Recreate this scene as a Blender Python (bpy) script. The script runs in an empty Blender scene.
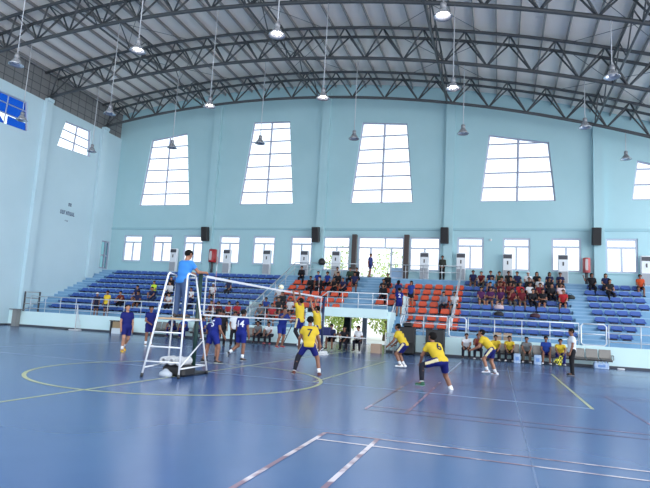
import bpy, math, random
import numpy as np
from mathutils import Vector, Matrix, geometry
from mathutils.bvhtree import BVHTree
random.seed(7)
SC = bpy.context.scene
C = SC.collection
PI = math.pi

# ------------------------------------------------------------------ camera, sky, exposure
cam_d = bpy.data.cameras.new('camera'); cam = bpy.data.objects.new('camera', cam_d); C.objects.link(cam)
cam_d.sensor_fit = 'HORIZONTAL'; cam_d.sensor_width = 36.0; cam_d.lens = 548.3/650*36
cam_d.clip_start = 0.05; cam_d.clip_end = 500
cam.matrix_world = Matrix(((0.95260042, -0.01108964, 0.30402214, 0.0),
                           (0.29923023, -0.14617569, -0.94291778, 0.0),
                           (0.05489727, 0.98919649, -0.13592866, 1.55),
                           (0, 0, 0, 1)))
SC.camera = cam
world = bpy.data.worlds.new('sky'); SC.world = world; world.use_nodes = True
wn = world.node_tree.nodes; wl = world.node_tree.links
bg = wn['Background']; bg.inputs[1].default_value = 2.35
tc = wn.new('ShaderNodeTexCoord'); sep = wn.new('ShaderNodeSeparateXYZ'); ramp = wn.new('ShaderNodeValToRGB')
wl.new(tc.outputs['Generated'], sep.inputs[0]); wl.new(sep.outputs[2], ramp.inputs[0]); wl.new(ramp.outputs[0], bg.inputs[0])
dotn = wn.new('ShaderNodeVectorMath'); dotn.operation = 'DOT_PRODUCT'; dotn.inputs[1].default_value = (0.93, -0.36, 0.05)     # sky glow added beyond the open right side to brighten the left wall
wl.new(tc.outputs['Generated'], dotn.inputs[0])
mr = wn.new('ShaderNodeMapRange'); mr.inputs['From Min'].default_value = 0.1; mr.inputs['From Max'].default_value = 0.95
mr.inputs['To Min'].default_value = 2.0; mr.inputs['To Max'].default_value = 5.2; mr.interpolation_type = 'SMOOTHSTEP'
wl.new(dotn.outputs['Value'], mr.inputs['Value']); wl.new(mr.outputs['Result'], bg.inputs[1])
ramp.color_ramp.elements[0].color = (0.93, 0.96, 1.0, 1); ramp.color_ramp.elements[1].color = (0.72, 0.85, 1.0, 1)
SC.view_settings.view_transform = 'Standard'
try: SC.view_settings.look = 'None'
except Exception: pass
SC.view_settings.gamma = 1.0; SC.view_settings.use_curve_mapping = False
SC.view_settings.exposure = -0.12
SC.cycles.max_bounces = 8; SC.cycles.transparent_max_bounces = 24

# ------------------------------------------------------------------ materials
MATS = {}
def mat(name, col, rough=0.6, metal=0.0, spec=0.5, emit=None, estr=0.0):
    if name in MATS: return MATS[name]
    m = bpy.data.materials.new(name); m.use_nodes = True
    b = m.node_tree.nodes['Principled BSDF']
    b.inputs['Base Color'].default_value = (*col, 1); b.inputs['Roughness'].default_value = rough
    b.inputs['Metallic'].default_value = metal; b.inputs['Specular IOR Level'].default_value = spec
    if emit: b.inputs['Emission Color'].default_value = (*emit, 1); b.inputs['Emission Strength'].default_value = estr
    m.diffuse_color = (*col, 1); MATS[name] = m
    return m
def nmat(name, c1, c2, scale=4.0, rough=0.6, spec=0.5, lo=0.35, hi=0.65, detail=4.0, stretch=(1, 1, 1), bump=0.0):
    """colour varied by noise (wear, dirt)"""
    if name in MATS: return MATS[name]
    m = mat(name, c1, rough, 0, spec); nt = m.node_tree; b = nt.nodes['Principled BSDF']
    t = nt.nodes.new('ShaderNodeTexCoord'); mp = nt.nodes.new('ShaderNodeMapping'); mp.inputs['Scale'].default_value = stretch
    n = nt.nodes.new('ShaderNodeTexNoise'); n.inputs['Scale'].default_value = scale; n.inputs['Detail'].default_value = detail
    r = nt.nodes.new('ShaderNodeValToRGB')
    r.color_ramp.elements[0].position = lo; r.color_ramp.elements[0].color = (*c1, 1)
    r.color_ramp.elements[1].position = hi; r.color_ramp.elements[1].color = (*c2, 1)
    nt.links.new(t.outputs['Object'], mp.inputs[0]); nt.links.new(mp.outputs[0], n.inputs['Vector'])
    nt.links.new(n.outputs['Fac'], r.inputs[0]); nt.links.new(r.outputs[0], b.inputs['Base Color'])
    if bump:
        bp = nt.nodes.new('ShaderNodeBump'); bp.inputs['Strength'].default_value = bump
        nt.links.new(n.outputs['Fac'], bp.inputs['Height']); nt.links.new(bp.outputs[0], b.inputs['Normal'])
    return m
def srgb(r, g, b):
    f = lambda c: (c/255/12.92) if c/255 <= 0.04045 else ((c/255+0.055)/1.055)**2.4
    return (f(r), f(g), f(b))

M_floor = nmat('sports_floor_blue', (0.050, 0.102, 0.235), (0.070, 0.130, 0.285), 0.35, 0.22, 0.45, 0.3, 0.7, 6.0)
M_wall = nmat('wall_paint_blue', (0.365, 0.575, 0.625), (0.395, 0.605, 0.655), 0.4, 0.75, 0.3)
M_podium = nmat('podium_paint', (0.60, 0.80, 0.82), (0.64, 0.83, 0.85), 0.6, 0.6, 0.3)
M_trim = mat('trim_paint', (0.30, 0.50, 0.56), 0.7)
M_skirt = mat('skirting_dark', (0.05, 0.06, 0.08), 0.6)
M_tier = nmat('tier_paint_blue', (0.15, 0.32, 0.50), (0.20, 0.38, 0.56), 1.2, 0.6, 0.4)
M_roof = nmat('roof_sheet', (0.80, 0.74, 0.68), (0.86, 0.79, 0.73), 0.3, 0.55, 0.3)
M_truss = mat('truss_steel_grey', (0.055, 0.062, 0.068), 0.5)
M_purlin = mat('purlin_galvanised', (0.24, 0.24, 0.24), 0.4, 0.3)
M_steel = mat('stainless_rail', (0.62, 0.66, 0.70), 0.35, 0.4)
M_white = mat('white_paint', (0.70, 0.71, 0.73), 0.4)
M_winframe = mat('window_frame_white', (0.33, 0.36, 0.47), 0.5)
M_lowframe = mat('lower_window_frame', (0.46, 0.52, 0.64), 0.45)
M_black = mat('black_plastic', (0.012, 0.012, 0.014), 0.5)
M_dgrey = mat('dark_grey', (0.06, 0.06, 0.065), 0.5)
M_grey = mat('grey_metal', (0.30, 0.30, 0.31), 0.45, 0.4)
M_brown = mat('dark_brown_column', (0.045, 0.030, 0.028), 0.5)
M_yline = nmat('yellow_line', (0.36, 0.38, 0.19), (0.46, 0.47, 0.25), 3.0, 0.4)
M_wline = nmat('white_line', (0.30, 0.40, 0.58), (0.42, 0.52, 0.66), 2.0, 0.4)
M_badm = nmat('worn_red_line_white_glints', (0.22, 0.12, 0.17), (0.66, 0.58, 0.62), 1.6, 0.22, 0.5, 0.45, 0.55)  # white patches paint window reflections into the worn red tape
M_badm2 = nmat('worn_dark_red_line_glints', (0.15, 0.045, 0.075), (0.33, 0.22, 0.30), 1.1, 0.22, 0.5, 0.45, 0.62)  # fainter version, paler patches again stand in for reflections on the tape
M_seam = nmat('floor_seam', (0.055, 0.10, 0.22), (0.14, 0.20, 0.34), 1.2, 0.35, 0.5, 0.4, 0.6)
M_seatb = mat('seat_blue', (0.034, 0.098, 0.36), 0.45)
M_seato = mat('seat_orange', (0.62, 0.075, 0.022), 0.45)
M_dkb = mat('seat_bracket', (0.02, 0.025, 0.05), 0.6)
M_net = mat('net_cord', (0.05, 0.06, 0.07), 0.8)
M_band = mat('net_band_white', (0.56, 0.58, 0.62), 0.6)
M_wood = nmat('plywood', (0.42, 0.26, 0.14), (0.50, 0.33, 0.19), 5, 0.6)
M_card = mat('cardboard', (0.42, 0.30, 0.22), 0.8)
M_leaf = nmat('leaf_green', (0.22, 0.34, 0.06), (0.58, 0.60, 0.16), 3, 0.6)
M_bark = mat('bark', (0.12, 0.08, 0.05), 0.9)
M_ground = nmat('yard_concrete', (0.55, 0.53, 0.48), (0.62, 0.60, 0.55), 0.5, 0.9)
def glass_mat(name, tint, gl=0.06):
    m = bpy.data.materials.new(name); m.use_nodes = True; nt = m.node_tree; nt.nodes.clear()
    o = nt.nodes.new('ShaderNodeOutputMaterial'); mx = nt.nodes.new('ShaderNodeMixShader')
    t = nt.nodes.new('ShaderNodeBsdfTransparent'); g = nt.nodes.new('ShaderNodeBsdfGlossy')
    t.inputs[0].default_value = (*tint, 1); g.inputs['Roughness'].default_value = 0.05; mx.inputs[0].default_value = gl
    nt.links.new(t.outputs[0], mx.inputs[1]); nt.links.new(g.outputs[0], mx.inputs[2]); nt.links.new(mx.outputs[0], o.inputs[0])
    MATS[name] = m; return m
M_glass = glass_mat('window_glass', (0.93, 0.97, 1.0))
M_film = glass_mat('blue_window_film', (0.006, 0.065, 0.36), 0.03)

# ------------------------------------------------------------------ mesh helpers
class MB:
    def __init__(s): s.v = []; s.f = []; s.m = []
    def add(s, vs, fs, mi=0):
        o = len(s.v); s.v += [tuple(p) for p in vs]; s.f += [tuple(o+i for i in f) for f in fs]; s.m += [mi]*len(fs); return s
    def box(s, c, d, mi=0, rot=None, taper=1.0):
        x, y, z = d[0]/2, d[1]/2, d[2]/2; t = taper
        vs = [(-x,-y,-z),(x,-y,-z),(x,y,-z),(-x,y,-z),(-x*t,-y*t,z),(x*t,-y*t,z),(x*t,y*t,z),(-x*t,y*t,z)]
        if rot is not None: vs = [rot @ Vector(p) for p in vs]
        vs = [(p[0]+c[0], p[1]+c[1], p[2]+c[2]) for p in vs]
        return s.add(vs, [(0,3,2,1),(4,5,6,7),(0,1,5,4),(1,2,6,5),(2,3,7,6),(3,0,4,7)], mi)
    def rbox(s, c, d, r=0.02, mi=0, rot=None):
        """box with chamfered edges"""
        x, y, z = d[0]/2, d[1]/2, d[2]/2; r = min(r, x*.9, y*.9, z*.9)
        ring = lambda a, b, zz: [(-a, -b+r, zz), (-a+r, -b, zz), (a-r, -b, zz), (a, -b+r, zz), (a, b-r, zz), (a-r, b, zz), (-a+r, b, zz), (-a, b-r, zz)]
        vs = ring(x-r, y-r, -z) + ring(x, y, -z+r) + ring(x, y, z-r) + ring(x-r, y-r, z)
        fs = [tuple(range(7, -1, -1)), tuple(range(24, 32))]
        for k in range(3):
            for i in range(8): j = (i+1) % 8; fs.append((k*8+i, k*8+j, k*8+8+j, k*8+8+i))
        if rot is not None: vs = [rot @ Vector(p) for p in vs]
        return s.add([(p[0]+c[0], p[1]+c[1], p[2]+c[2]) for p in vs], fs, mi)
    def tube(s, pts, r, n=8, mi=0, r2=None, cap=True):
        pts = [Vector(p) for p in pts]; N = len(pts); vs = []; up = None
        for i, p in enumerate(pts):
            d = (pts[min(i+1, N-1)] - pts[max(i-1, 0)]).normalized()
            if up is None:
                up = Vector((0, 0, 1)) if abs(d.z) < 0.9 else Vector((1, 0, 0))
            a = d.cross(up); a.normalize(); b = a.cross(d); up = b
            rr = r if r2 is None else r + (r2-r)*i/max(N-1, 1)
            for k in range(n):
                t = 2*PI*k/n; vs.append(p + a*math.cos(t)*rr + b*math.sin(t)*rr)
        fs = []
        for i in range(N-1):
            for k in range(n): q = (k+1) % n; fs.append((i*n+k, i*n+q, (i+1)*n+q, (i+1)*n+k))
        if cap: fs.append(tuple(range(n-1, -1, -1))); fs.append(tuple((N-1)*n+k for k in range(n)))
        return s.add(vs, fs, mi)
    def lathe(s, prof, c=(0, 0, 0), n=20, mi=0):
        vs = []
        for r, z in prof:
            for k in range(n): t = 2*PI*k/n; vs.append((c[0]+r*math.cos(t), c[1]+r*math.sin(t), c[2]+z))
        fs = []
        for i in range(len(prof)-1):
            for k in range(n): q = (k+1) % n; fs.append((i*n+k, i*n+q, (i+1)*n+q, (i+1)*n+k))
        return s.add(vs, fs, mi)
    def prism(s, poly, axis, a, b, mi=0):
        """poly of 2D points extruded from a to b along axis ('x': (y,z), 'y': (x,z), 'z': (x,y))"""
        def P(u, v, w): return {'x': (w, u, v), 'y': (u, w, v), 'z': (u, v, w)}[axis]
        n = len(poly); vs = [P(u, v, a) for u, v in poly] + [P(u, v, b) for u, v in poly]
        tri = geometry.tessellate_polygon([[Vector((u, v, 0)) for u, v in poly]])
        fs = [tuple(t) for t in tri] + [tuple(n+i for i in reversed(t)) for t in tri]
        for i in range(n): j = (i+1) % n; fs.append((i, j, n+j, n+i))
        return s.add(vs, fs, mi)
    def mesh(s, name, mats, smooth=False):
        me = bpy.data.meshes.new(name); me.from_pydata(s.v, [], s.f)
        for m in (mats if isinstance(mats, (list, tuple)) else [mats]): me.materials.append(m)
        me.polygons.foreach_set('material_index', s.m)
        if smooth: me.polygons.foreach_set('use_smooth', [True]*len(s.f))
        me.update(); return me
    def build(s, name, mats, parent=None, smooth=False, loc=None, fix=True):
        me = s.mesh(name, mats, smooth)
        if fix:
            import bmesh
            bm = bmesh.new(); bm.from_mesh(me); bmesh.ops.recalc_face_normals(bm, faces=bm.faces); bm.to_mesh(me); bm.free()
        return link(name, me, parent, loc)
def link(name, me, parent=None, loc=None):
    o = bpy.data.objects.new(name, me); C.objects.link(o)
    if parent is not None: o.parent = parent
    if loc is not None: o.location = loc
    return o
def tag(o, label, cat, group=None, kind=None):
    o['label'] = label; o['category'] = cat
    if group: o['group'] = group
    if kind: o['kind'] = kind
    return o
def thing(name, loc, label, cat, group=None, rz=0.0):
    o = bpy.data.objects.new(name, None); C.objects.link(o); o.location = loc; o.rotation_euler = (0, 0, rz)
    o.empty_display_size = 0.1
    return tag(o, label, cat, group)
def structure(o): o['kind'] = 'structure'; return o
def wall_holes(name, outer, holes, axis, a, b, material):
    """wall slab between a and b along axis with polygonal holes"""
    P = (lambda u, v, w: (w, u, v)) if axis == 'x' else (lambda u, v, w: (u, w, v))
    loops = [outer] + holes; flat = [p for l in loops for p in l]
    tri = geometry.tessellate_polygon([[Vector((u, v, 0)) for u, v in l] for l in loops])
    n = len(flat); mb = MB(); fs = [tuple(t) for t in tri] + [tuple(n+i for i in reversed(t)) for t in tri]
    o = 0
    for l in loops:
        k = len(l)
        for i in range(k): j = (i+1) % k; fs.append((o+i, o+j, n+o+j, n+o+i))
        o += k
    mb.add([P(u, v, a) for u, v in flat] + [P(u, v, b) for u, v in flat], fs)
    return structure(mb.build(name, material))

ORD = ['zeroth','first','second','third','fourth','fifth','sixth','seventh','eighth','ninth','tenth','eleventh','twelfth','thirteenth',
       'fourteenth','fifteenth','sixteenth','seventeenth','eighteenth','nineteenth','twentieth','twenty-first','twenty-second','twenty-third','twenty-fourth','twenty-fifth','twenty-sixth']

# ------------------------------------------------------------------ main dimensions (metres)
XL, XR = -31.3, 18.0            # side walls
YB = 38.2                       # far wall
YF = 29.0                       # front of the stands
def zb(x): return 17.62 - (x+17.0)**2/156.0       # bottom chord arch of the roof trusses
def tread(k): return 1.30 + 0.415*k
def ty(k): return 30.35 + 0.9*k
LAND = tread(7) + 0.415

# ------------------------------------------------------------------ floor with its painted lines
fl = MB()
fl.add([(XL, -9, 0), (XR, -9, 0), (XR, YB, 0), (XL, YB, 0)], [(0, 1, 2, 3)], 0)
def ln(x0, y0, x1, y1, w, mi, z=0.002):
    d = Vector((x1-x0, y1-y0, 0)).normalized(); p = Vector((-d.y, d.x, 0))*w/2
    a = Vector((x0, y0, z)); b = Vector((x1, y1, z))
    fl.add([a-p, b-p, b+p, a+p], [(0, 1, 2, 3)], mi)
VC = -7.38                       # volleyball centre line
ln(VC, -4.0, VC, 28.2, .07, 1)                                   # halfway line (yellow)
R = 3.42; N = 96
for k in range(N):
    t0, t1 = 2*PI*k/N, 2*PI*(k+1)/N; vs = []
    for r in (R-.045, R+.045):
        for t in (t0, t1): vs.append((-7.47+r*math.cos(t), 12.27+r*math.sin(t)*1.04, .003))
    fl.add(vs, [(0, 1, 3, 2)], 1)
ln(VC+3.02, 13.2, VC+3.02, 22.3, .06, 1, .0025); ln(VC-3.0, 13.2, VC-3.0, 22.3, .05, 2, .0025)      # attack lines
ln(1.88, 12.95, 1.88, 22.45, .07, 1, .0035)                                                          # end line
ln(-16.4, 13.45, 1.88, 13.02, .05, 2, .0024); ln(-16.4, 22.3, 1.88, 22.3, .05, 2, .0024); ln(-16.4, 13.4, -16.4, 22.3, .05, 2)
for yb, m in ((7.53, 3), (15.95, 4), (24.9, 4)):                                                     # badminton courts
    y0 = yb-6.1
    ln(-2.27, y0, -2.27, yb, .06 if m == 3 else .05, m, .0045); ln(-1.53, y0, -1.53, yb, .06 if m == 3 else .05, m, .0045)
    ln(-2.27, yb, 11.1, yb, .05, m, .004); ln(-2.27, yb-.46, 11.1, yb-.46, .05, m, .004)
    ln(-2.27, y0, 11.1, y0, .05, m, .004); ln(-2.27, y0+.46, 11.1, y0+.46, .05, m, .004)
    ln(2.6, y0, 2.6, yb, .045, m, .005); ln(11.1, y0, 11.1, yb, .05, m)
ln(-1.6, 19.0, -1.6, 25.8, .05, 2, .0052)
ln(.40, 2, .34, 24, .022, 5, .0015)
structure(fl.build('floor', [M_floor, M_yline, M_wline, M_badm, M_badm2, M_seam], fix=False))

# ------------------------------------------------------------------ walls
UPWIN = [[(-28.86, 10.1), (-24.08, 10.1), (-24.85, 16.25), (-28.24, 15.8)],
         [(-19.59, 10.1), (-15.05, 10.1), (-15.73, 16.74), (-18.86, 16.84)],
         [(-10.56, 10.1), (-5.92, 10.1), (-6.52, 16.02), (-9.9, 16.3)],
         [(-1.34, 10.1), (3.48, 10.1), (3.05, 14.15), (-.81, 14.87)],
         [(7.94, 10.1), (12.7, 10.1), (12.35, 11.5), (8.28, 12.7)]]
LOWIN = [(-30.0, -28.2), (-27.15, -25.35), (-24.25, -22.5), (-21.05, -19.25), (-18.15, -16.3), (-15.05, -13.3),
         (-2.8, -1.05), (.18, 1.9), (3.2, 4.98), (6.4, 8.22)]
DOORS = [(-12.45, -10.4, 5.1), (-9.8, -6.45, LAND+.03), (-6.05, -3.95, 5.25)]
outer = [(XL-.3, -.2), (XR+.3, -.2)] + [(x, zb(x)+2.0) for x in np.linspace(XR+.3, XL-.3, 40)]
holes = [list(w) for w in UPWIN] + [[(a, 5.42), (b, 5.42), (b, 7.62), (a, 7.62)] for a, b in LOWIN] \
      + [[(a, z0), (b, z0), (b, 7.62), (a, 7.62)] for a, b, z0 in DOORS] + [[(-14.4, .01), (-6.8, .01), (-6.8, 2.7), (-14.4, 2.7)]]
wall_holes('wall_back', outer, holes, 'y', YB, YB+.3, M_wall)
LWIN = [[(31.26, 13.15), (34.72, 13.35), (34.47, 15.45), (31.81, 15.3)], [(24.9, 13.1), (28.6, 13.3), (28.25, 15.3), (25.4, 15.2)]]
LDOOR = [(37.12, 4.7), (38.1, 4.7), (38.1, 7.0), (37.12, 7.0)]
M_wleft = nmat('wall_paint_blue_lit', (0.49, 0.66, 0.73), (0.52, 0.69, 0.76), 0.4, 0.75, 0.3)  # wall paint made lighter: the stronger light on this wall put into its colour
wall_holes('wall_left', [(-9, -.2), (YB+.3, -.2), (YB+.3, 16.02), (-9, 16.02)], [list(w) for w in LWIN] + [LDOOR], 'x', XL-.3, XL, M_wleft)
# cladding band between the left wall and the roof
m = mat('grey_cladding', (.2, .2, .2), .7); nt = m.node_tree
bk = nt.nodes.new('ShaderNodeTexBrick'); bk.offset = 0.0; bk.inputs['Scale'].default_value = 1.0
bk.inputs['Color1'].default_value = (.17, .18, .185, 1); bk.inputs['Color2'].default_value = (.20, .205, .21, 1); bk.inputs['Mortar'].default_value = (.07, .08, .085, 1)
bk.inputs['Brick Width'].default_value = .75; bk.inputs['Row Height'].default_value = .55; bk.inputs['Mortar Size'].default_value = .03
tcn = nt.nodes.new('ShaderNodeTexCoord'); sx = nt.nodes.new('ShaderNodeSeparateXYZ'); cx = nt.nodes.new('ShaderNodeCombineXYZ')
nt.links.new(tcn.outputs['Object'], sx.inputs[0]); nt.links.new(sx.outputs[1], cx.inputs[0]); nt.links.new(sx.outputs[2], cx.inputs[1])
nt.links.new(cx.outputs[0], bk.inputs['Vector']); nt.links.new(bk.outputs['Color'], nt.nodes['Principled BSDF'].inputs['Base Color'])
structure(MB().box((XL-.2, 14.6, 17.3), (.12, 47.8, 2.8)).build('wall_left_cladding', m))
# pilasters, ledges, skirting
n_tr = 0
def trim(mb, m):
    global n_tr
    n_tr += 1
    return structure(mb.build('trim_%d' % n_tr, m))
for x in (-21.95, -12.7, -3.4, 6.0):
    trim(MB().box((x, YB-.14, (LAND+zb(x)+1.2)/2), (.62, .28, zb(x)+1.2-LAND)), M_wall)
for y in (29.9, 35.9):
    z0 = 1.0 if y < 30 else tread(6)
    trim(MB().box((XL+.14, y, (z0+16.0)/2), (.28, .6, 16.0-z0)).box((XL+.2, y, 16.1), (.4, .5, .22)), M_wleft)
xs = [XL, -22.26, -21.64, -13.01, -12.39, -3.71, -3.09, 5.69, 6.31, XR]
for i in range(0, 10, 2): trim(MB().box(((xs[i]+xs[i+1])/2, YB-.04, 8.17), (xs[i+1]-xs[i], .08, .16)), M_trim)

# upper windows with glazing bars
def lerp(a, b, t): return a + (b-a)*t
def upper_window(n, P, poly, rows, name):
    """P maps (u, v, w): u along the wall, v up, w out of the wall"""
    o = structure(bpy.data.objects.new(name, None)); C.objects.link(o)
    fr = MB(); q = poly
    def bar(p0, p1, w): fr.tube([P(p0[0], p0[1], .16), P(p1[0], p1[1], .16)], w*1.5, 4)
    for i in range(4): bar(q[i], q[(i+1) % 4], .06)
    mb_, mt_ = [lerp(q[0][j], q[1][j], .5) for j in (0, 1)], [lerp(q[3][j], q[2][j], .5) for j in (0, 1)]
    bar(mb_, mt_, .05)
    for z in rows:
        def edge(a, b):
            t = (z-a[1])/(b[1]-a[1]); return t, lerp(a[0], b[0], t)
        tl, ul = edge(q[0], q[3]); tr, ur = edge(q[1], q[2])
        zl = min(z, q[3][1]); 
        if tl <= 1 and tr <= 1: bar((ul, z), (ur, z), .034)
        elif tl <= 1:
            t = (z-q[2][1])/(q[3][1]-q[2][1]); bar((ul, z), (lerp(q[2][0], q[3][0], t), z), .034)
    f = fr.build('window_frame', M_winframe, o)
    g = MB(); g.add([P(u, v, .2) for u, v in q], [(0, 1, 2, 3)]); g.build('pane', M_glass, o, fix=False)
    return o
PB = lambda u, v, w: (u, YB+w, v)
PL = lambda u, v, w: (XL-w, u, v)
for i, w in enumerate(UPWIN): upper_window(i, PB, w, [10.1+1.02*k for k in range(1, 7)], 'window_%d' % (i+1))
upper_window(6, PL, LWIN[0], [13.95, 14.65], 'window_6')
# the near left window: blue film with a torn gap
o = structure(bpy.data.objects.new('window_7', None)); C.objects.link(o)
q = LWIN[1]; fr = MB()
for i in range(4): fr.tube([PL(*q[i], .16), PL(*q[(i+1) % 4], .16)], .06, 4)
fr.tube([PL(26.75, 13.2, .16), PL(26.85, 15.25, .16)], .05, 4)
for z in (13.95, 14.65): fr.tube([PL(25.05, z-.03, .16), PL(28.45, z+.03, .16)], .045, 4)
fr.build('window_frame', M_winframe, o)
g = MB(); F = lambda *pts: g.add([PL(u, v, .2) for u, v in pts], [tuple(range(len(pts)))])
F((24.9, 13.93), (28.47, 13.93), (28.25, 15.3), (25.4, 15.2)); F((27.0, 13.25), (28.6, 13.32), (28.5, 13.88), (27.0, 13.88)); F((24.9, 13.1), (26.9, 13.23), (26.25, 13.88), (24.9, 13.88))
g.build('blue_film', M_film, o, fix=False)
g = MB(); g.add([PL(u, v, .24) for u, v in q], [(0, 1, 2, 3)]); g.build('pane', M_glass, o, fix=False)
# lower windows
for i, (a, b) in enumerate(LOWIN):
    o = structure(bpy.data.objects.new('window_%d' % (i+8), None)); C.objects.link(o); o.location = ((a+b)/2, YB, 5.42)
    w, h = b-a, 2.2; fr = MB(); t = .12
    for xx in (-w/2+t/2, w/2-t/2): fr.box((xx, .12, h/2), (t, .12, h))
    for zz in (t/2, h-t/2, 1.62): fr.box((0, .12, zz), (w, .11, t))
    fr.box((0, .12, .81), (t, .1, 1.62))
    fr.build('window_frame', M_lowframe, o)
    MB().box((0, -.03, -.04), (w+.16, .14, .08)).build('window_sill', M_wall, o)
    g = MB()
    g.add([(-w/2, .14, 0), (w/2, .14, 0), (w/2, .14, h), (-w/2, .14, h)], [(0, 1, 2, 3)]); g.build('pane', M_glass, o, fix=False)
# glazed doors of the upper landing
for i, (a, b, z0) in enumerate(DOORS):
    o = structure(bpy.data.objects.new('door_%d' % (i+1), None)); C.objects.link(o); o.location = ((a+b)/2, YB, z0)
    w, h = b-a, 7.62-z0; fr = MB(); t = .1
    for xx in (-w/2+t/2, w/2-t/2): fr.box((xx, .12, h/2), (t, .12, h))
    for zz in (t/2, h-t/2, h-.78): fr.box((0, .12, zz), (w, .11, t))
    bars = [-w/2+.95, w/2-.9] if w > 3 else [0]
    for xx in bars: fr.box((xx, .12, h/2-.4), (.12, .1, h-.75))
    if w > 3: fr.box((0.3, .12, h-.4), (.1, .1, .75))
    fr.build('door_frame', M_lowframe, o)
    g = MB(); g.add([(-w/2, .14, 0), (w/2, .14, 0), (w/2, .14, h), (-w/2, .14, h)], [(0, 1, 2, 3)]); g.build('pane', M_glass, o, fix=False)
    if i != 1: continue
    MB().box((w/2-.45, .11, .4), (.8, .06, .75)).build('door_panel', mat('door_panel_blue', (.30, .46, .66), .5), o)
o = structure(bpy.data.objects.new('door_4', None)); C.objects.link(o); o.location = (XL, 37.6, 4.7)
fr = MB()
for yy in (-.46, .46, .1): fr.box((-.1, yy, 1.15), (.12, .09, 2.3))
for zz in (.05, 1.1, 2.25): fr.box((-.1, 0, zz), (.11, .98, .09))
fr.build('door_frame', M_winframe, o)
g = MB(); g.add([(-.12, -.49, 0), (-.12, .49, 0), (-.12, .49, 2.3), (-.12, -.49, 2.3)], [(0, 1, 2, 3)]); g.build('pane', glass_mat('teal_glass', (.13, .27, .31), .05), o, fix=False)
# dark columns on the landing and in the lobby under the stand
for x, zt in ((-9.98, 7.72), (-6.22, 7.72)):
    trim(MB().box((x, YB-.3, (LAND+zt)/2), (.33, .33, zt-LAND)), M_brown)
trim(MB().box((-10.15, 37.7, 1.35), (.45, .4, 2.7)), mat('lobby_column', (.03, .05, .05), .6))
for x in (-9.05,): trim(MB().box((x, YB+.1, 1.35), (.34, .25, 2.7)), M_white)

# ------------------------------------------------------------------ the stands: podium wall, tiers, landing
ST0, ST1 = -10.15, -5.65          # lobby opening under the raised deck
PD = 2.13                        # deck height
ti = MB()
def tier_profile(k0, front):
    top = list(front); top += [(ty(k0), top[-1][1])] if top[-1][0] < ty(k0)-1e-4 else []
    for k in range(k0, 8): top += [(ty(k), tread(k)), (ty(k+1), tread(k))]
    top += [(ty(8), LAND), (YB, LAND)]
    und = [(YB, LAND-.3)] + [(ty(k)+.25, tread(k)-.4) for k in range(7, k0, -1)]
    return top, und
for x0, x1 in ((XL, ST0), (ST1, XR)):
    top, und = tier_profile(0, [(YF+.12, .88)])
    ti.prism(top + und + [(YF+.3, .6), (YF+.12, .6)], 'x', x0, x1)
top, und = tier_profile(3, [(YF+.02, PD)])
ti.prism(top + und + [(32.6, 2.0), (YF+.02, 1.9)], 'x', ST0, ST1)
def aisle(x0, x1, k0=0):
    for k in range(k0, 9):
        zz = (tread(k-1) if k else .885); ti.box(((x0+x1)/2, ty(k)-.16, zz+.104), (x1-x0, .32, .207))
aisle(XL, -30.05); aisle(-14.9, -13.95); aisle(-8.75, -7.45, 4); aisle(3.95, 4.9); aisle(-2.55, -2.2)
for x0, x1, k0 in ((XL, ST0, 0), (ST1, XR, 0), (ST0, ST1, 3)):
    for k in range(k0, 9):
        ti.box(((x0+x1)/2, ty(k)-.004, tread(k)-.03), (x1-x0, .03, .06), 1)
for x0, x1, k0 in ((XL, -30.05, 0), (-14.9, -13.95, 0), (-8.75, -7.45, 4), (3.95, 4.9, 0)):
    for k in range(k0, 9): ti.box(((x0+x1)/2, ty(k)-.322, (tread(k-1) if k else .885)+.185), (x1-x0, .02, .05), 1)
structure(ti.build('floor_tiers', [M_tier, mat('tier_nosing', (.27, .45, .62), .6)]))
pw = MB()
for x0, x1 in ((XL, ST0), (ST1, XR)):
    x1 = -9.15 if x1 == ST0 else x1; pw.box(((x0+x1)/2, YF+.06, .5), (x1-x0, .14, 1.0))
structure(pw.build('wall_podium', M_podium))
trim(MB().box(((-9.15+ST1)/2, YF, 1.99), (ST1+9.15, .12, .50)), M_podium)
trim(MB().box(((ST0-9.15)/2, YF+.07, 1.56), (-9.15-ST0, .1, 1.14)), M_podium)             # header over the lobby opening
trim(MB().box((ST0-.06, 30.6, 1.06), (.14, 3.1, 2.13)), M_podium); trim(MB().box((ST1+.06, 30.6, 1.06), (.14, 3.1, 2.13)), M_podium)
trim(MB().box((-14.6, 34.6, 1.2), (.15, 7.2, 2.4)), M_podium); trim(MB().box((ST1+.2, 35, 1.6), (.15, 6.3, 3.2)), M_podium)
for nm, x0, x1 in (('baseboard_left', XL+.1, -9.15), ('baseboard_right', ST1, XR)):
    structure(MB().box(((x0+x1)/2, YF-.03, .065), (x1-x0, .06, .13)).build(nm, M_skirt))
structure(MB().box((XL+.02, 10, .06), (.05, 38, .12)).build('baseboard_side', M_skirt))
# stair from the walkway to the raised deck, right of the lobby
sb = MB()
for i in range(6):
    zt = .88 + .208*(i+1); sb.box((-5.28, 29.5+.3*i+.15, (zt+.6)/2), (.62, .3, zt-.6))
sb.box((-5.28, 31.75, 1.36), (.62, .8, 1.5))
trim(sb, M_tier)

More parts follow.
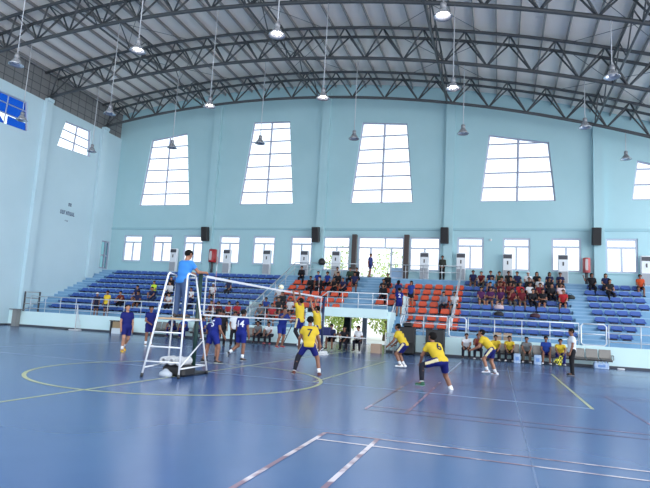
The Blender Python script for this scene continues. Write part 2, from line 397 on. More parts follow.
# ------------------------------------------------------------------ roof: sheet, purlins, trusses
rs = MB(); xs = np.linspace(XL-.4, 14.5, 60)
up = [(x, zb(x)+1.95) for x in xs]; dn = [(x, zb(x)+2.0) for x in reversed(xs)]
rs.prism(up+dn, 'y', 6.0, YB+.4)
m = M_roof; nt = m.node_tree; b = nt.nodes['Principled BSDF']
wv = nt.nodes.new('ShaderNodeTexWave'); wv.bands_direction = 'X'; wv.inputs['Scale'].default_value = 5.0
t2 = nt.nodes.new('ShaderNodeTexCoord'); bp = nt.nodes.new('ShaderNodeBump'); bp.inputs['Strength'].default_value = .12; bp.inputs['Distance'].default_value = .05
nt.links.new(t2.outputs['Object'], wv.inputs['Vector']); nt.links.new(wv.outputs['Fac'], bp.inputs['Height']); nt.links.new(bp.outputs[0], b.inputs['Normal'])
structure(rs.build('ceiling', m))
arc = [XL+.3+1.18*k for k in range(int((XR-XL)/1.18)) if XL+.3+1.18*k < 13]
for x in arc:
    trim(MB().box((x, (6.0+YB)/2, zb(x)+1.83), (.06, YB-6.0, .2)), M_purlin)
TY = [35.9, 29.9, 23.9, 17.9]
NX = [-31.1 + 2.33*k for k in range(20)]
TN = ['nearest the far wall', 'second from the far wall', 'third from the far wall', 'fourth from the far wall, nearest the camera']
TH = 1.64; TWD = .56
for ty_, nm in zip(TY, TN):
    t = thing('roof_truss', (0, ty_, 0), 'grey steel arched roof truss, '+nm, 'truss', 'arched roof trusses')
    cx = np.linspace(XL+.1, 14.0, 40)
    MB().tube([(x, 0, zb(x)) for x in cx], .105, 8).build('bottom_chord', M_truss, t, True)
    for s in (-1, 1):
        MB().tube([(x, s*TWD, zb(x)+TH) for x in cx], 0.09, 8).build('top_chord', M_truss, t, True)
    webme = {}
    for i in range(len(NX)-1):
        xb, xt = NX[i], NX[i]+1.165
        for s in (-1, 1):
            for (xa, xc) in ((xb, xt), (NX[i+1], xt)):
                MB().tube([(xa, 0, zb(xa)), (xc, s*TWD, zb(xc)+TH)], .052, 6).build('web', M_truss, t, True, fix=False)
    for i in range(len(NX)-1):
        x = NX[i]+1.165; MB().tube([(x, -TWD, zb(x)+TH), (x, TWD, zb(x)+TH)], .03, 6).build('tie', M_truss, t, True, fix=False)
for x, nm in ((-22.1, 'left of the second tall window'), (-12.75, 'between the second and third tall windows'), (-3.5, 'between the third and fourth tall windows'), (5.5, 'right of the fourth tall window')):
    t = thing('bracing_truss', (x, 0, zb(x)), 'flat steel bracing truss running lengthwise under the roof '+nm, 'truss', 'lengthwise bracing trusses')
    MB().tube([(0, 14.9, 0), (0, 35.9, 0)], .06, 6).build('bottom_chord', M_truss, t, True)
    MB().tube([(0, 14.9, 1.45), (0, 35.9, 1.45)], .05, 6).build('top_chord', M_truss, t, True)
    for k in range(7):
        y0 = 14.9+3.0*k
        for a, c in ((y0, y0+1.5), (y0+3.0, y0+1.5)):
            MB().tube([(0, a, 0), (0, min(c, YB), 1.45)], .035, 6).build('web', M_truss, t, True, fix=False)
# thin cross rods in the bays between trusses
for bi, (ya, yb_) in enumerate(((24.5, 29.3), (30.5, 35.3), (18.5, 23.3))):
    for xi, x in enumerate((-24.4, -15.1, -5.8, 3.5)):
        t = tag(MB().tube([(x, ya, zb(x)+TH+.05), (x+4.66, yb_, zb(x+4.66)+TH+.05)], .016, 5).tube([(x+4.66, ya, zb(x+4.66)+TH+.03), (x, yb_, zb(x)+TH+.03)], .016, 5).build('cross_brace', M_truss, None, True),
            'thin crossed rods under the roof, %s bay from far wall, %s pair from left' % (['second', 'first', 'third'][bi], ORD[xi+1]), 'brace', 'thin cross rods under the roof')

# ------------------------------------------------------------------ high-bay lamps
lamp_parts = {}
def lamp_mesh():
    cone = MB().lathe([(.06, .27), (.11, .25), (.18, .14), (.25, .03), (.33, -.05), (.315, -.06), (.24, .015), (.15, .13), (.085, .23)], n=20)
    lamp_parts['reflector'] = cone.mesh('reflector', mat('lamp_reflector', (.55, .57, .60), .25, .7), True)
    lamp_parts['housing'] = MB().lathe([(0, .46), (.09, .46), (.11, .43), (.11, .28), (.07, .25), (0, .25)], n=14).mesh('housing', mat('lamp_housing', (.22, .23, .25), .4, .4), True)
    b = MB().lathe([(0, .22), (.06, .20), (.13, .12), (.13, .03), (0, -.02)], n=12)
    lamp_parts['on'] = b.mesh('bulb', mat('lamp_glow', (1, 1, 1), .4, 0, .5, (1, .93, .88), 30.0), True)
    lamp_parts['off'] = b.mesh('bulb', mat('lamp_bulb_off', (.6, .6, .62), .3), True)
lamp_mesh()
LAMPS = []
for y, xs, lit in ((17.9, (-20.8, -14.37, -8.15, -1.96), (-8.15, -1.96, -14.37)), (23.9, (-26.76, -20.58, -14.38, -8.22, -2.09, 4.33), (-8.22, -2.09, -14.38)),
                   (29.9, (-26.89, -20.51, -14.23, -8.22, -2.01, 4.12), ()), (35.9, (7.19,), ())):
    row = {17.9: 'fourth', 23.9: 'third', 29.9: 'second', 35.9: 'first'}[y]
    for i, x in enumerate(xs):
        on = x in lit
        o = thing('pendant_lamp', (x, y, 12.15), '%s bell-shaped hall lamp under the %s truss from far wall, %s from left' % ('lit' if on else 'unlit', row, ORD[i+1]), 'lamp', 'high hanging hall lamps')
        rf = link('reflector', lamp_parts['reflector'], o); link('housing', lamp_parts['housing'], o); link('bulb', lamp_parts['on' if on else 'off'], rf)
        MB().tube([(0, 0, .5), (0, 0, zb(x)-12.15)], .022, 6).build('cable', mat('lamp_cable', (.45, .47, .5), .5), o, True)

# ------------------------------------------------------------------ seats
def seat_meshes(m, w, hb):
    r = Matrix.Rotation(math.radians(-12), 3, 'X')
    back = MB()
    prof = [(-w, .0), (-w, hb-.07), (-w+.05, hb), (w-.05, hb), (w, hb-.07), (w, .0)]
    back.prism(prof, 'y', -.018, .018)
    back.v = [tuple(r @ Vector(v) + Vector((0, .20, .05 + .10*abs(v[0])*0))) for v in back.v]
    # side wings of the shell
    for s in (-1, 1): back.prism([(.20, .03), (.20, hb-.07), (.05, .05), (-.18, .04), (-.18, .02)], 'x', s*w-.012, s*w+.012)
    pan = MB().rbox((0, -.01, .03), (2*w, .44, .055), .025).box((0, .0, -.055), (.34, .30, .12), 1)
    return back.mesh('backrest', m), pan.mesh('seat_pan', [m, M_dkb])
SM = {'blue': seat_meshes(M_seatb, .262, .22), 'orange': seat_meshes(M_seato, .235, .27)}
PAN = .14                                    # height of the pan above its tread
def seat(x, k, colr, label, group):
    o = thing(colr+'_stadium_seat', (x, ty(k)+.28, tread(k)+PAN-.055), label, 'seat', group)
    for me, nm in zip(SM[colr], ('backrest', 'seat_pan')): link(nm, me, o)
RN = ['front', 'second', 'third', 'fourth', 'fifth', 'sixth', 'seventh', 'top']
nb = 0
for k in range(8):
    for i in range(24):
        seat(-29.3+.6*i, k, 'blue', 'blue seat of the left stand, %s row, %s from the left wall' % (RN[k], ORD[i+1]), 'blue seats of the left stand'); nb += 1
    n = 7
    if k < 7:
        xs_ = [-13.55+.66*i for i in range(7 if k > 1 else 6)]
        for i, x in enumerate(xs_):
            seat(x, k, 'orange', 'orange seat left of the lobby stairs, %s row, %s from the handrail' % (RN[k], ORD[i+1]), 'orange seats left of the lobby')
        xs_ = [-7.04+.66*i for i in range(8)] if k >= 3 else [-4.94+.65*i for i in range(5)]
        for i, x in enumerate(xs_):
            if k < 1 and i > 4: continue
            seat(x, k, 'orange', 'orange seat right of the lobby stairs, %s row, %s from the stairs' % (RN[k], ORD[i+1]), 'orange seats right of the lobby')
    for i in range(10):
        seat(-1.9+.6*i, k, 'blue', 'blue seat between the two right handrail gates, %s row, %s from the orange seats' % (RN[k], ORD[i+1]), 'blue seats of the crowded block'); nb += 1
    x0 = 5.4 if k in (0, 7) else 5.15
    for i in range(5 if k > 3 else (4 if k > 1 else (3 if k else 2))):
        seat(x0+.62*i, k, 'blue', 'blue seat of the far right block, %s row, %s from the wide aisle' % (RN[k], ORD[i+1]), 'blue seats of the far right block'); nb += 1

# ------------------------------------------------------------------ rails
def rail(name, label, paths, posts, cat='railing', r=.030, group='steel guard rails', m=None):
    """paths: list of (part, polyline); posts: list of (base, top)"""
    b0 = Vector(posts[0][0]) if posts else Vector(paths[0][1][0])
    o = thing(name, b0, label, cat, group)
    L = lambda p: Vector(p)-b0
    for part, pl in paths: MB().tube([L(p) for p in pl], r if part == 'top_rail' else r*.72, 7).build(part, m or M_steel, o, True)
    for a, c in posts: MB().tube([L(a), L(c)], r*.8, 7).build('post', m or M_steel, o, True)
    return o
YG = YF+.1
def front_rail(x0, x1, label, step=1.25):
    n = max(1, round((x1-x0)/step)); xs_ = [x0+(x1-x0)*i/n for i in range(n+1)]
    rail('guard_rail', label, [('top_rail', [(x0, YG, 2.02), (x1, YG, 2.02)]), ('middle_rail', [(x0, YG, 1.62), (x1, YG, 1.62)]), ('lower_rail', [(x0, YG, 1.22), (x1, YG, 1.22)])],
         [((x, YG, 1.0), (x, YG, 2.02)) for x in xs_])
front_rail(-29.7, -14.9, 'steel guard rail on the podium in front of the left blue seats')
front_rail(-13.9, -9.25, 'steel guard rail on the podium left of the lobby opening')
front_rail(-4.95, -2.55, 'short steel guard rail on the podium above the floor loudspeakers')
front_rail(-1.5, 3.65, 'steel guard rail on the podium below the crowded right block')
front_rail(4.95, 9.0, 'steel guard rail on the podium at the far right')
def gate(x0, x1, label):
    zt, zl, r_ = 2.02, 1.02, .1
    pl = [(x0+r_, YG, zt), (x1-r_, YG, zt), (x1, YG, zt-r_), (x1, YG, zl+r_), (x1-r_, YG, zl), (x0+r_, YG, zl), (x0, YG, zl+r_), (x0, YG, zt-r_), (x0+r_, YG, zt)]
    rail('rail_gate', label, [('top_rail', pl), ('middle_rail', [(x0, YG, 1.55), (x1, YG, 1.55)])], [], 'gate', .036, 'round-cornered rail gates')
gate(-2.45, -1.6, 'round-cornered steel rail gate below the handrail beside the orange seats')
gate(3.75, 4.85, 'round-cornered steel rail gate at the foot of the wide right aisle')
# landing rails
zr = LAND+.95
for x0, x1, lb in ((-14.35, -9.5, 'steel rail along the upper landing in front of the left glass door'), (-7.4, -2.5, 'steel rail along the upper landing in front of the right glass door')):
    n = 4; xs_ = [x0+(x1-x0)*i/n for i in range(n+1)]; y = ty(8)+.05
    rail('guard_rail', lb, [('top_rail', [(x0, y, zr), (x1, y, zr)]), ('middle_rail', [(x0, y, zr-.45), (x1, y, zr-.45)])], [((x, y, LAND), (x, y, zr)) for x in xs_])
# sloped handrails beside the orange block
for x, lb in ((-14.3, 'sloping steel handrail between the left blue and orange seats'), (-2.42, 'sloping steel handrail between the orange seats and the crowded block')):
    a = (x, ty(0)-.35, 1.95); c = (x, ty(8)+.05, LAND+.95)
    rail('handrail', lb, [('top_rail', [(x, YG, 1.5), a, c]), ('middle_rail', [(x, a[1], a[2]-.42), (x, c[1], c[2]-.42)])],
         [((x, ty(k)+.1, tread(k)), (x, ty(k)+.1, lerp(1.95, LAND+.95, (ty(k)+.1-a[1])/(c[1]-a[1])))) for k in range(0, 8, 2)], 'handrail', .034, 'sloping handrails')
# deck rails over the lobby opening
zd = PD+.95
rail('guard_rail', 'steel rail round the raised deck above the lobby opening',
     [('top_rail', [(-9.5, YF-.05, zd-.42), (-9.05, YF+.08, zd), (ST1-.05, YF+.08, zd)]), ('middle_rail', [(-9.05, YF+.08, zd-.32), (ST1-.05, YF+.08, zd-.32)]), ('lower_rail', [(-9.05, YF+.08, zd-.62), (ST1-.05, YF+.08, zd-.62)])],
     [((x, YF+.08, PD), (x, YF+.08, zd)) for x in (-9.05, -8.2, -7.3, -6.5, ST1-.05)])
for x, lb in ((-5.6, 'left sloping handrail of the short stair beside the lobby'), (-4.97, 'right sloping handrail of the short stair beside the lobby')):
    rail('handrail', lb, [('top_rail', [(x, 29.3, 1.75), (x, 31.4, 3.05), (x, 32.0, 3.05)]), ('middle_rail', [(x, 29.3, 1.35), (x, 31.4, 2.6), (x, 32.0, 2.6)])],
         [((x, 29.3, .9), (x, 29.3, 1.75)), ((x, 30.3, 1.4), (x, 30.3, 2.37)), ((x, 31.4, 2.0), (x, 31.4, 3.05))], 'handrail', .034, 'stair handrails')
# grey movable barrier and pillar at the far left
o = thing('metal_barrier', (-29.95, 29.42, .88), 'dark grey metal barrier frame standing on the podium by the left wall', 'barrier')
for x in (-.62, .62): MB().box((x, 0, .72), (.09, .07, 1.44)).build('post', M_dgrey, o)
for z in (.3, .62, 1.0, 1.40): MB().box((0, 0, z), (1.24, .05, .06)).build('rail', M_grey, o)
o = thing('stub_pillar', (-30.4, YF-.25, 0), 'grey stone stub pillar with wide cap at the left end of the podium', 'pillar')
MB().box((0, 0, .53), (.34, .34, 1.06)).build('shaft', mat('stone_grey', (.23, .24, .24), .7), o); MB().box((0, 0, 1.09), (.8, .5, .06)).build('cap', mat('stone_cap', (.16, .17, .18), .6), o)

# ------------------------------------------------------------------ wall fittings
for x, lb in ((-24.84, 'beside the third window from the left'), (-20.09, 'in front of the fourth window from the left'), (-16.73, 'in front of the fifth window from the left'),
              (-13.73, 'in front of the sixth window from the left'), (-11.31, 'in front of the left glass door'), (-4.95, 'in front of the right glass door'),
              (-2.5, 'at the top of the handrail beside the orange seats'), (.49, 'behind the left part of the crowded block'), (3.86, 'behind the right part of the crowded block'), (8.57, 'at the right edge of the landing')):
    o = thing('air_conditioner', (x, YB-.30, LAND), 'white floor-standing air conditioner '+lb, 'air conditioner', 'tall air conditioners on the landing')
    cab = MB().rbox((0, 0, .95), (.60, .32, 1.86), .03).build('cabinet', mat('ac_white', (.70, .74, .78), .4), o)
    MB().box((0, -.165, 1.68), (.54, .02, .26)).build('air_vent', mat('ac_vent', (.05, .055, .07), .5), o)
    gr = MB().box((0, -.165, .42), (.52, .02, .72))
    for i in range(9): gr.box((0, -.18, .11+.08*i), (.5, .02, .02))
    gr.build('grille', mat('ac_grille', (.33, .36, .40), .5), o)
    MB().box((0, -.165, 1.27), (.09, .02, .24)).build('display', M_dgrey, cab)
for x, lb in ((-22.02, 'first pillar from the left'), (-12.87, 'pillar left of the glass doors'), (-3.6, 'pillar right of the glass doors'), (5.78, 'rightmost pillar above the red sign')):
    o = thing('loudspeaker', (x, YB-.62, 7.65), 'black loudspeaker hung on the '+lb, 'loudspeaker', 'black wall loudspeakers')
    r = Matrix.Rotation(math.radians(9), 3, 'X')
    MB().rbox((0, 0, 0), (.52, .44, 1.12), .03, rot=r).build('cabinet', M_black, o)
    MB().box((0, -.225, .0), (.45, .02, 1.02), rot=r).build('grille', mat('speaker_grille', (.02, .02, .022), .8), o)
    MB().box((0, .28, .1), (.12, .16, .12)).build('bracket', M_dgrey, o)
for x, z0, z1, lb, red in ((-21.3, 5.45, 6.47, 'red wrapped sign box on a dark post behind the left stand', (.33, .015, .02)), (5.22, 5.35, 6.3, 'faded red wrapped sign box on a dark post behind the wide right aisle', (.45, .09, .09))):
    o = thing('sign_post', (x, YB-.42, LAND if x < 0 else tread(7)+.415), lb, 'sign', 'red boxes on posts')
    b0 = o.location.z
    MB().tube([(0, 0, 0), (0, 0, z0-b0)], .10, 10).build('post', M_dgrey, o, True)
    w = .62 if x < 0 else .46
    MB().lathe([(0, 0), (w/2-.03, 0), (w/2, .04), (w/2, z1-z0-.04), (w/2-.03, z1-z0), (0, z1-z0)], (0, 0, z0-b0), 16).build('red_box', mat('sign_red%d' % (x > 0), red, .4), o, True)
    s = MB()
    for i in range(9):
        a = math.radians(-112+4*i); s.box((math.cos(a)*w/2*1.005, math.sin(a)*w/2*1.005, z0-b0+.5), (.03, .03, .7 if i % 3 else .5))
    s.build('white_stripe', mat('sign_white', (.6, .55, .55), .5), o)
# small illegible stencilled lettering on the left wall
def lettering(label, y0, z0, lines, name='wall_lettering'):
    mb = MB(); rnd = random.Random(3)
    for (u, v, n, h, gap) in lines:
        for i in range(n):
            y = u+i*gap
            mb.box((XL+.006, y0+y, z0+v), (.012, gap*.22, h)); mb.box((XL+.006, y0+y+gap*.25, z0+v+h*rnd.choice((.4, 0, -.4))), (.012, gap*.5, h*.22))
            if rnd.random() < .6: mb.box((XL+.006, y0+y+gap*.5, z0+v), (.012, gap*.2, h))
    return tag(mb.build(name, mat('stencil_ink', (.07, .10, .18), .7)), label, 'lettering', 'stencilled lettering on the left wall')
lettering('three short lines of dark blurred lettering below the white left-wall window', 32.35, 8.5, [(.72, .62, 2, .24, .17), (.0, -.05, 8, .30, .19), (.55, -.65, 2, .10, .16)])
lettering('dark blurred lettering at the left edge of the left wall', 24.2, 8.4, [(.0, 0, 11, .30, .20)])
o = tag(MB().rbox((0, 0, 0), (.14, .12, .14), .03).build('security_camera', M_white, None, loc=(-.6, YB-.06, 7.45)), 'small white camera dome on the far wall between two windows', 'camera')

# ------------------------------------------------------------------ people: one continuous skin per body from a blended distance field
def surfnet(V, org, h):
    S = V < 0; sh = tuple(n-1 for n in V.shape)
    acc = np.zeros(sh+(3,), np.float32); cnt = np.zeros(sh, np.float32)
    cor = [(i, j, k) for i in (0, 1) for j in (0, 1) for k in (0, 1)]
    sl = lambda c: tuple(slice(c[a], c[a]+sh[a]) for a in range(3))
    for c in cor:
        for a in range(3):
            if c[a]: continue
            d = list(c); d[a] = 1
            va, vb = V[sl(c)], V[sl(d)]; m = (va < 0) != (vb < 0)
            if not m.any(): continue
            t = np.where(m, va/np.where(m, va-vb, 1), 0)
            for q in range(3):
                acc[..., q] += m*(c[q]) if q != a else m*t
            cnt += m
    act = cnt > 0; idx = -np.ones(sh, np.int64); idx[act] = np.arange(act.sum())
    P = (np.argwhere(act) + acc[act]/cnt[act][:, None])*h + org
    F = []
    for a in range(3):
        b, c = (a+1) % 3, (a+2) % 3
        s0 = [slice(1, -1)]*3; s1 = [slice(1, -1)]*3; s0[a] = slice(0, -1); s1[a] = slice(1, None)
        A, B = S[tuple(s0)], S[tuple(s1)]
        for flip, m in ((False, A & ~B), (True, ~A & B)):
            w = np.argwhere(m)
            if not len(w): continue
            w = w.copy(); w[:, b] += 1; w[:, c] += 1
            def cell(db, dc):
                q = w.copy(); q[:, b] += db; q[:, c] += dc
                return idx[q[:, 0], q[:, 1], q[:, 2]]
            f = np.stack([cell(-1, -1), cell(0, -1), cell(0, 0), cell(-1, 0)], 1)
            F.append(f[:, ::-1] if flip else f)
    F = np.concatenate(F); F = F[(F >= 0).all(1)]
    return P, F
class Field:
    def __init__(s, lo, hi, h):
        s.h = h; s.lo = np.array(lo, np.float32)
        n = [int(math.ceil((b-a)/h))+2 for a, b in zip(lo, hi)]
        s.ax = [s.lo[i] + h*np.arange(n[i], dtype=np.float32) for i in range(3)]
        s.V = np.full(n, 1.0, np.float32)
    def sub(s, lo, hi):
        r = []
        for i in range(3):
            a = max(0, int((lo[i]-s.lo[i])/s.h)-1); b = min(len(s.ax[i]), int((hi[i]-s.lo[i])/s.h)+3); r.append(slice(a, max(b, a)))
        return tuple(r)
    def cone(s, a, b, r1, r2, k=.03, cuts=(), sq=None):
        """rounded cone a-b, smooth-blended; cuts = [(point, normal)] keep side of normal"""
        a = np.array(a, np.float32); b = np.array(b, np.float32); m = max(r1, r2)+k+3*s.h
        sl = s.sub(np.minimum(a, b)-m, np.maximum(a, b)+m)
        if any(q.stop <= q.start for q in sl): return
        X = s.ax[0][sl[0]][:, None, None]; Y = s.ax[1][sl[1]][None, :, None]; Z = s.ax[2][sl[2]][None, None, :]
        ba = b-a; L = float(ba@ba)+1e-9
        t = np.clip(((X-a[0])*ba[0]+(Y-a[1])*ba[1]+(Z-a[2])*ba[2])/L, 0, 1)
        d = np.sqrt((X-a[0]-t*ba[0])**2+(Y-a[1]-t*ba[1])**2+(Z-a[2]-t*ba[2])**2) - (r1+(r2-r1)*t)
        for p, n in cuts: d = np.maximum(d, -((X-p[0])*n[0]+(Y-p[1])*n[1]+(Z-p[2])*n[2]))
        o = s.V[sl]
        if k > 0:
            q = np.maximum(k-np.abs(o-d), 0)/k; s.V[sl] = np.minimum(o, d)-q*q*k*.25
        else: s.V[sl] = np.minimum(o, d)
    def cut(s, p, n):
        X = s.ax[0][:, None, None]; Y = s.ax[1][None, :, None]; Z = s.ax[2][None, None, :]
        s.V = np.maximum(s.V, -((X-p[0])*n[0]+(Y-p[1])*n[1]+(Z-p[2])*n[2]))
    def net(s):
        s.V[0] = s.V[-1] = 1; s.V[:, 0] = s.V[:, -1] = 1; s.V[:, :, 0] = s.V[:, :, -1] = 1
        return surfnet(s.V, s.lo, s.h)
def nrm(v): v = np.array(v, float); return v/np.linalg.norm(v)
def rot_toward(v, ax, ang):
    return np.array(Matrix.Rotation(ang, 3, Vector(ax)) @ Vector(v))
M_eye = mat('eye_dark', (.02, .015, .012), .2); M_lip = mat('lip', (.32, .12, .10), .5)
def skin(i=0): return [mat('skin_a', srgb(150, 104, 80), .5), mat('skin_b', srgb(128, 86, 66), .5), mat('skin_c', srgb(166, 120, 94), .5)][i % 3]
M_hair = mat('hair_black', (.008, .007, .007), .85, 0, .1)
def figure(pose, h=1.70, res=.016, sleeve=.55, bottoms='shorts', hair='short', stripe=False):
    """returns dict part -> list of (mesh data) for a figure facing +Y standing at the origin"""
    s = h/1.70; g = pose.get
    P = np.array([0, 0, g('pz', .905)*s]) + np.array(g('shift', (0, 0, 0)))
    ln_ = math.radians(g('lean', 0)); sd = math.radians(g('side', 0)); tw = math.radians(g('twist', 0))
    u = nrm((math.sin(sd), math.sin(ln_)*math.cos(sd), math.cos(ln_)*math.cos(sd)))
    r = nrm((math.cos(tw), math.sin(tw), 0)); r = nrm(r-u*(r@u)); f = np.cross(u, r)
    hyaw, hp = math.radians(g('hyaw', 0)), math.radians(g('hpitch', 0))
    hf = rot_toward((0, 1, 0), (0, 0, 1), tw+hyaw); hr = np.cross(hf, (0, 0, 1)); hf = rot_toward(hf, hr, hp); hu = np.cross(hr, hf)
    rp = nrm((math.cos(tw*.4), math.sin(tw*.4), 0))
    Nk = P+u*.485*s; Hc = Nk + u*.10*s + hu*.105*s + hf*.02*s
    J = {}
    for sd_, sg in (('R', 1), ('L', -1)):
        S = P+u*.455*s + r*sg*.168*s
        ua, fa = (nrm(v) for v in g('a'+sd_, ((sg*.15, .05, -1), (sg*.08, .25, -1))))
        E = S+ua*.29*s; Wr = E+fa*.25*s
        Hp = P+rp*sg*.088*s
        th, shk = (nrm(v) for v in g('l'+sd_, ((sg*.06, .02, -1), (sg*.02, -.03, -1))))
        K = Hp+th*.415*s; A = K+shk*.415*s; ft = nrm(g('f'+sd_, (sg*.2, 1, -.05)))
        J[sd_] = dict(S=S, ua=ua, fa=fa, E=E, W=Wr, Hp=Hp, th=th, sk=shk, K=K, A=A, ft=ft, sg=sg)
    allp = [P, Hc+hu*.1*s] + [J[q][k] for q in 'RL' for k in ('S', 'E', 'W', 'K', 'A')] + [J[q]['W']+J[q]['fa']*.12*s for q in 'RL'] + [J[q]['A']+J[q]['ft']*.2*s for q in 'RL']
    lo = np.min(allp, 0)-.17*s; hi = np.max(allp, 0)+.17*s
    def torso(F, e, neck=True):
        F.cone(P-rp*.07*s, P+rp*.07*s, (.102+e)*s, (.102+e)*s, .05)
        F.cone(P+u*.05*s, P+u*.36*s, (.100+e)*s, (.112+e)*s, .06)
        F.cone(P+u*.20*s-r*.05*s, P+u*.20*s+r*.05*s, (.098+e)*s, (.098+e)*s, .06)
        F.cone(P+u*.35*s-r*.075*s, P+u*.35*s+r*.075*s, (.100+e)*s, (.100+e)*s, .06)
        F.cone(P+u*.45*s-r*.125*s, P+u*.45*s+r*.125*s, (.056+e)*s, (.056+e)*s, .06)
    B = Field(lo, hi, res); torso(B, 0)
    B.cone(Nk-u*.03*s, Hc-hu*.07*s-hf*.02*s, .058*s, .052*s, .03)
    for sd_ in 'RL':
        j = J[sd_]
        B.cone(j['S'], j['E'], .052*s, .040*s, .04); B.cone(j['E'], j['W'], .042*s, .028*s, .02)
        B.cone(j['W'], j['W']+j['fa']*.075*s, .030*s, .034*s, .015)
        B.cone(j['Hp'], j['K'], .088*s, .058*s, .03); B.cone(j['K'], j['A'], .057*s, .038*s, .03)
        B.cone(j['K']+j['sk']*.12*s-nrm(np.cross(j['sk'], (1, 0, 0)))*(-.015*s), j['K']+j['sk']*.22*s, .052*s, .046*s, .03)
        B.cone(j['A']-j['ft']*.02*s, j['A']+j['ft']*.15*s+j['sk']*.03*s, .040*s, .032*s, .03)
    B.cone(Hc+hu*.022*s-hf*.012*s, Hc+hu*.018*s+hf*.004*s, .090*s, .088*s, .02)
    B.cone(Hc+hf*.022*s-hu*.01*s, Hc+hf*.040*s-hu*.078*s, .066*s, .042*s, .02)
    B.cone(Hc+hf*.082*s-hu*.002*s, Hc+hf*.104*s-hu*.030*s, .010*s, .014*s, .01)
    for sg in (1, -1): B.cone(Hc+hr*sg*.088*s-hu*.012*s-hf*.005*s, Hc+hr*sg*.095*s+hu*.02*s-hf*.012*s, .014*s, .018*s, .006)
    bv, bf = B.net(); out = {}
    mb = MB(); mb.add(bv.tolist(), bf.tolist(), 0)
    for sg in (1, -1):                                                      # eyes, brows
        e = Hc+hr*sg*.034*s+hf*.079*s+hu*.004*s
        mb.tube([e-hf*.012*s, e+hf*.006*s, e+hf*.009*s], .013*s, 6, 1, .006*s)
        mb.tube([e+hu*.024*s+hr*.02*s, e+hu*.027*s-hr*.02*s], .006*s, 5, 1)
    mo = Hc+hf*.074*s-hu*.066*s
    mb.tube([mo-hr*.024*s-hf*.004*s, mo+hf*.007*s, mo+hr*.024*s-hf*.004*s], .008*s, 5, 2)
    for sd_ in 'RL':                                                        # five fingers per hand
        j = J[sd_]; d = j['fa']; lat = np.cross(d, (0, 0, 1)) if abs(d[2]) < .85 else np.cross(d, (1, 0, 0))
        lat = nrm(lat); pn = np.cross(lat, d)
        if pn[2] > 0: pn = -pn
        k0 = j['W']+d*.085*s; curl = g('curl', .35)
        for q, L_ in ((-1.5, .062), (-.5, .075), (.5, .080), (1.5, .070)):
            p0 = k0+lat*q*.018*s-d*.012*s; p1 = p0+(d+pn*curl*.4)*L_*.45*s; p2 = p1+(d*.8+pn*curl)*L_*.33*s; p3 = p2+(d*.5+pn*curl*1.4)*L_*.25*s
            mb.tube([p0, p1, p2, p3], .0095*s, 6, 0, .0070*s)
        tdir = nrm(lat*(-.75 if q else 1)+d*.75+pn*.2); p0 = j['W']+d*.025*s-lat*.022*s
        mb.tube([p0, p0+tdir*.04*s, p0+tdir*.055*s+d*.028*s], .0115*s, 6, 0, .0085*s)
    out['body'] = mb
    # shirt
    F = Field(lo, hi, res); torso(F, .026); F.cut(P-u*g('hem', .075)*s, u)
    for sd_ in 'RL':
        j = J[sd_]
        if sleeve <= 1: F.cone(j['S'], j['S']+j['ua']*(.29*sleeve+.08)*s, .066*s, .068*s, .04, [(j['S']+j['ua']*.29*sleeve*s, -j['ua'])])
        else:
            F.cone(j['S'], j['E'], .066*s, .056*s, .04); F.cone(j['E'], j['W']+j['fa']*.05*s, .056*s, .044*s, .03, [(j['W']-j['fa']*.01*s, -j['fa'])])
    v, q = F.net(); out['shirt'] = MB().add(v.tolist(), q.tolist())
    # shorts / trousers
    F = Field(lo, hi, res); F.cone(P-rp*.07*s, P+rp*.07*s, .116*s, .116*s, .04, [(P+u*.06*s, -u)])
    for sd_ in 'RL':
        j = J[sd_]
        if bottoms == 'shorts': F.cone(j['Hp'], j['Hp']+j['th']*.42*s, .106*s, .084*s, .05, [(j['Hp']+j['th']*.30*s, -j['th'])])
        else:
            F.cone(j['Hp'], j['K'], .106*s, .076*s, .05); F.cone(j['K'], j['A']+j['sk']*.03*s, .076*s, .060*s, .03, [(j['A']+j['sk']*.01*s, -j['sk'])])
    v, q = F.net(); mb = MB().add(v.tolist(), q.tolist())
    if stripe:                                                              # pale side stripe of the shorts
        mi = []
        for face in q:
            c = v[face].mean(0); t = False
            for sd_ in 'RL':
                j = J[sd_]; w = c-j['Hp']; al = w@j['th']; rad = w-j['th']*al; lat = np.array(r)*j['sg']; lat = lat-j['th']*(lat@j['th'])
                if -.05 < al < .34 and np.linalg.norm(rad) > .04 and nrm(rad)@nrm(lat) > .93: t = True
            mi.append(1 if t else 0)
        mb.m = mi
    out['shorts' if bottoms == 'shorts' else 'trousers'] = mb
    # hair
    F = Field(Hc-.22*s, Hc+.2*s, min(res, .014)); n = nrm(hu*.88-hf*.5)
    if hair == 'cap':
        F.cone(Hc+hu*.03*s-hf*.01*s, Hc+hu*.03*s, .100*s, .100*s, 0, [(Hc+hu*.03*s, hu)]); F.cone(Hc+hu*.04*s+hf*.08*s, Hc+hu*.035*s+hf*.15*s, .045*s, .04*s, 0, [(Hc+hu*.03*s, hu), (Hc+hu*.05*s, -hu)])
    else:
        F.cone(Hc+hu*.028*s-hf*.016*s, Hc+hu*.026*s-hf*.002*s, .101*s, .097*s, 0, [(Hc-hu*.016*s, n)])
        if hair == 'long':
            F.cone(Hc-hf*.07*s+hu*.0*s, Hc-hf*.085*s-hu*.17*s, .075*s, .05*s, .03)
            for sg in (1, -1): F.cone(Hc+hr*sg*.075*s-hf*.03*s+hu*.03*s, Hc+hr*sg*.075*s-hf*.05*s-hu*.12*s, .035*s, .03*s, .02)
    v, q = F.net(); out['cap' if hair == 'cap' else 'hair'] = MB().add(v.tolist(), q.tolist())
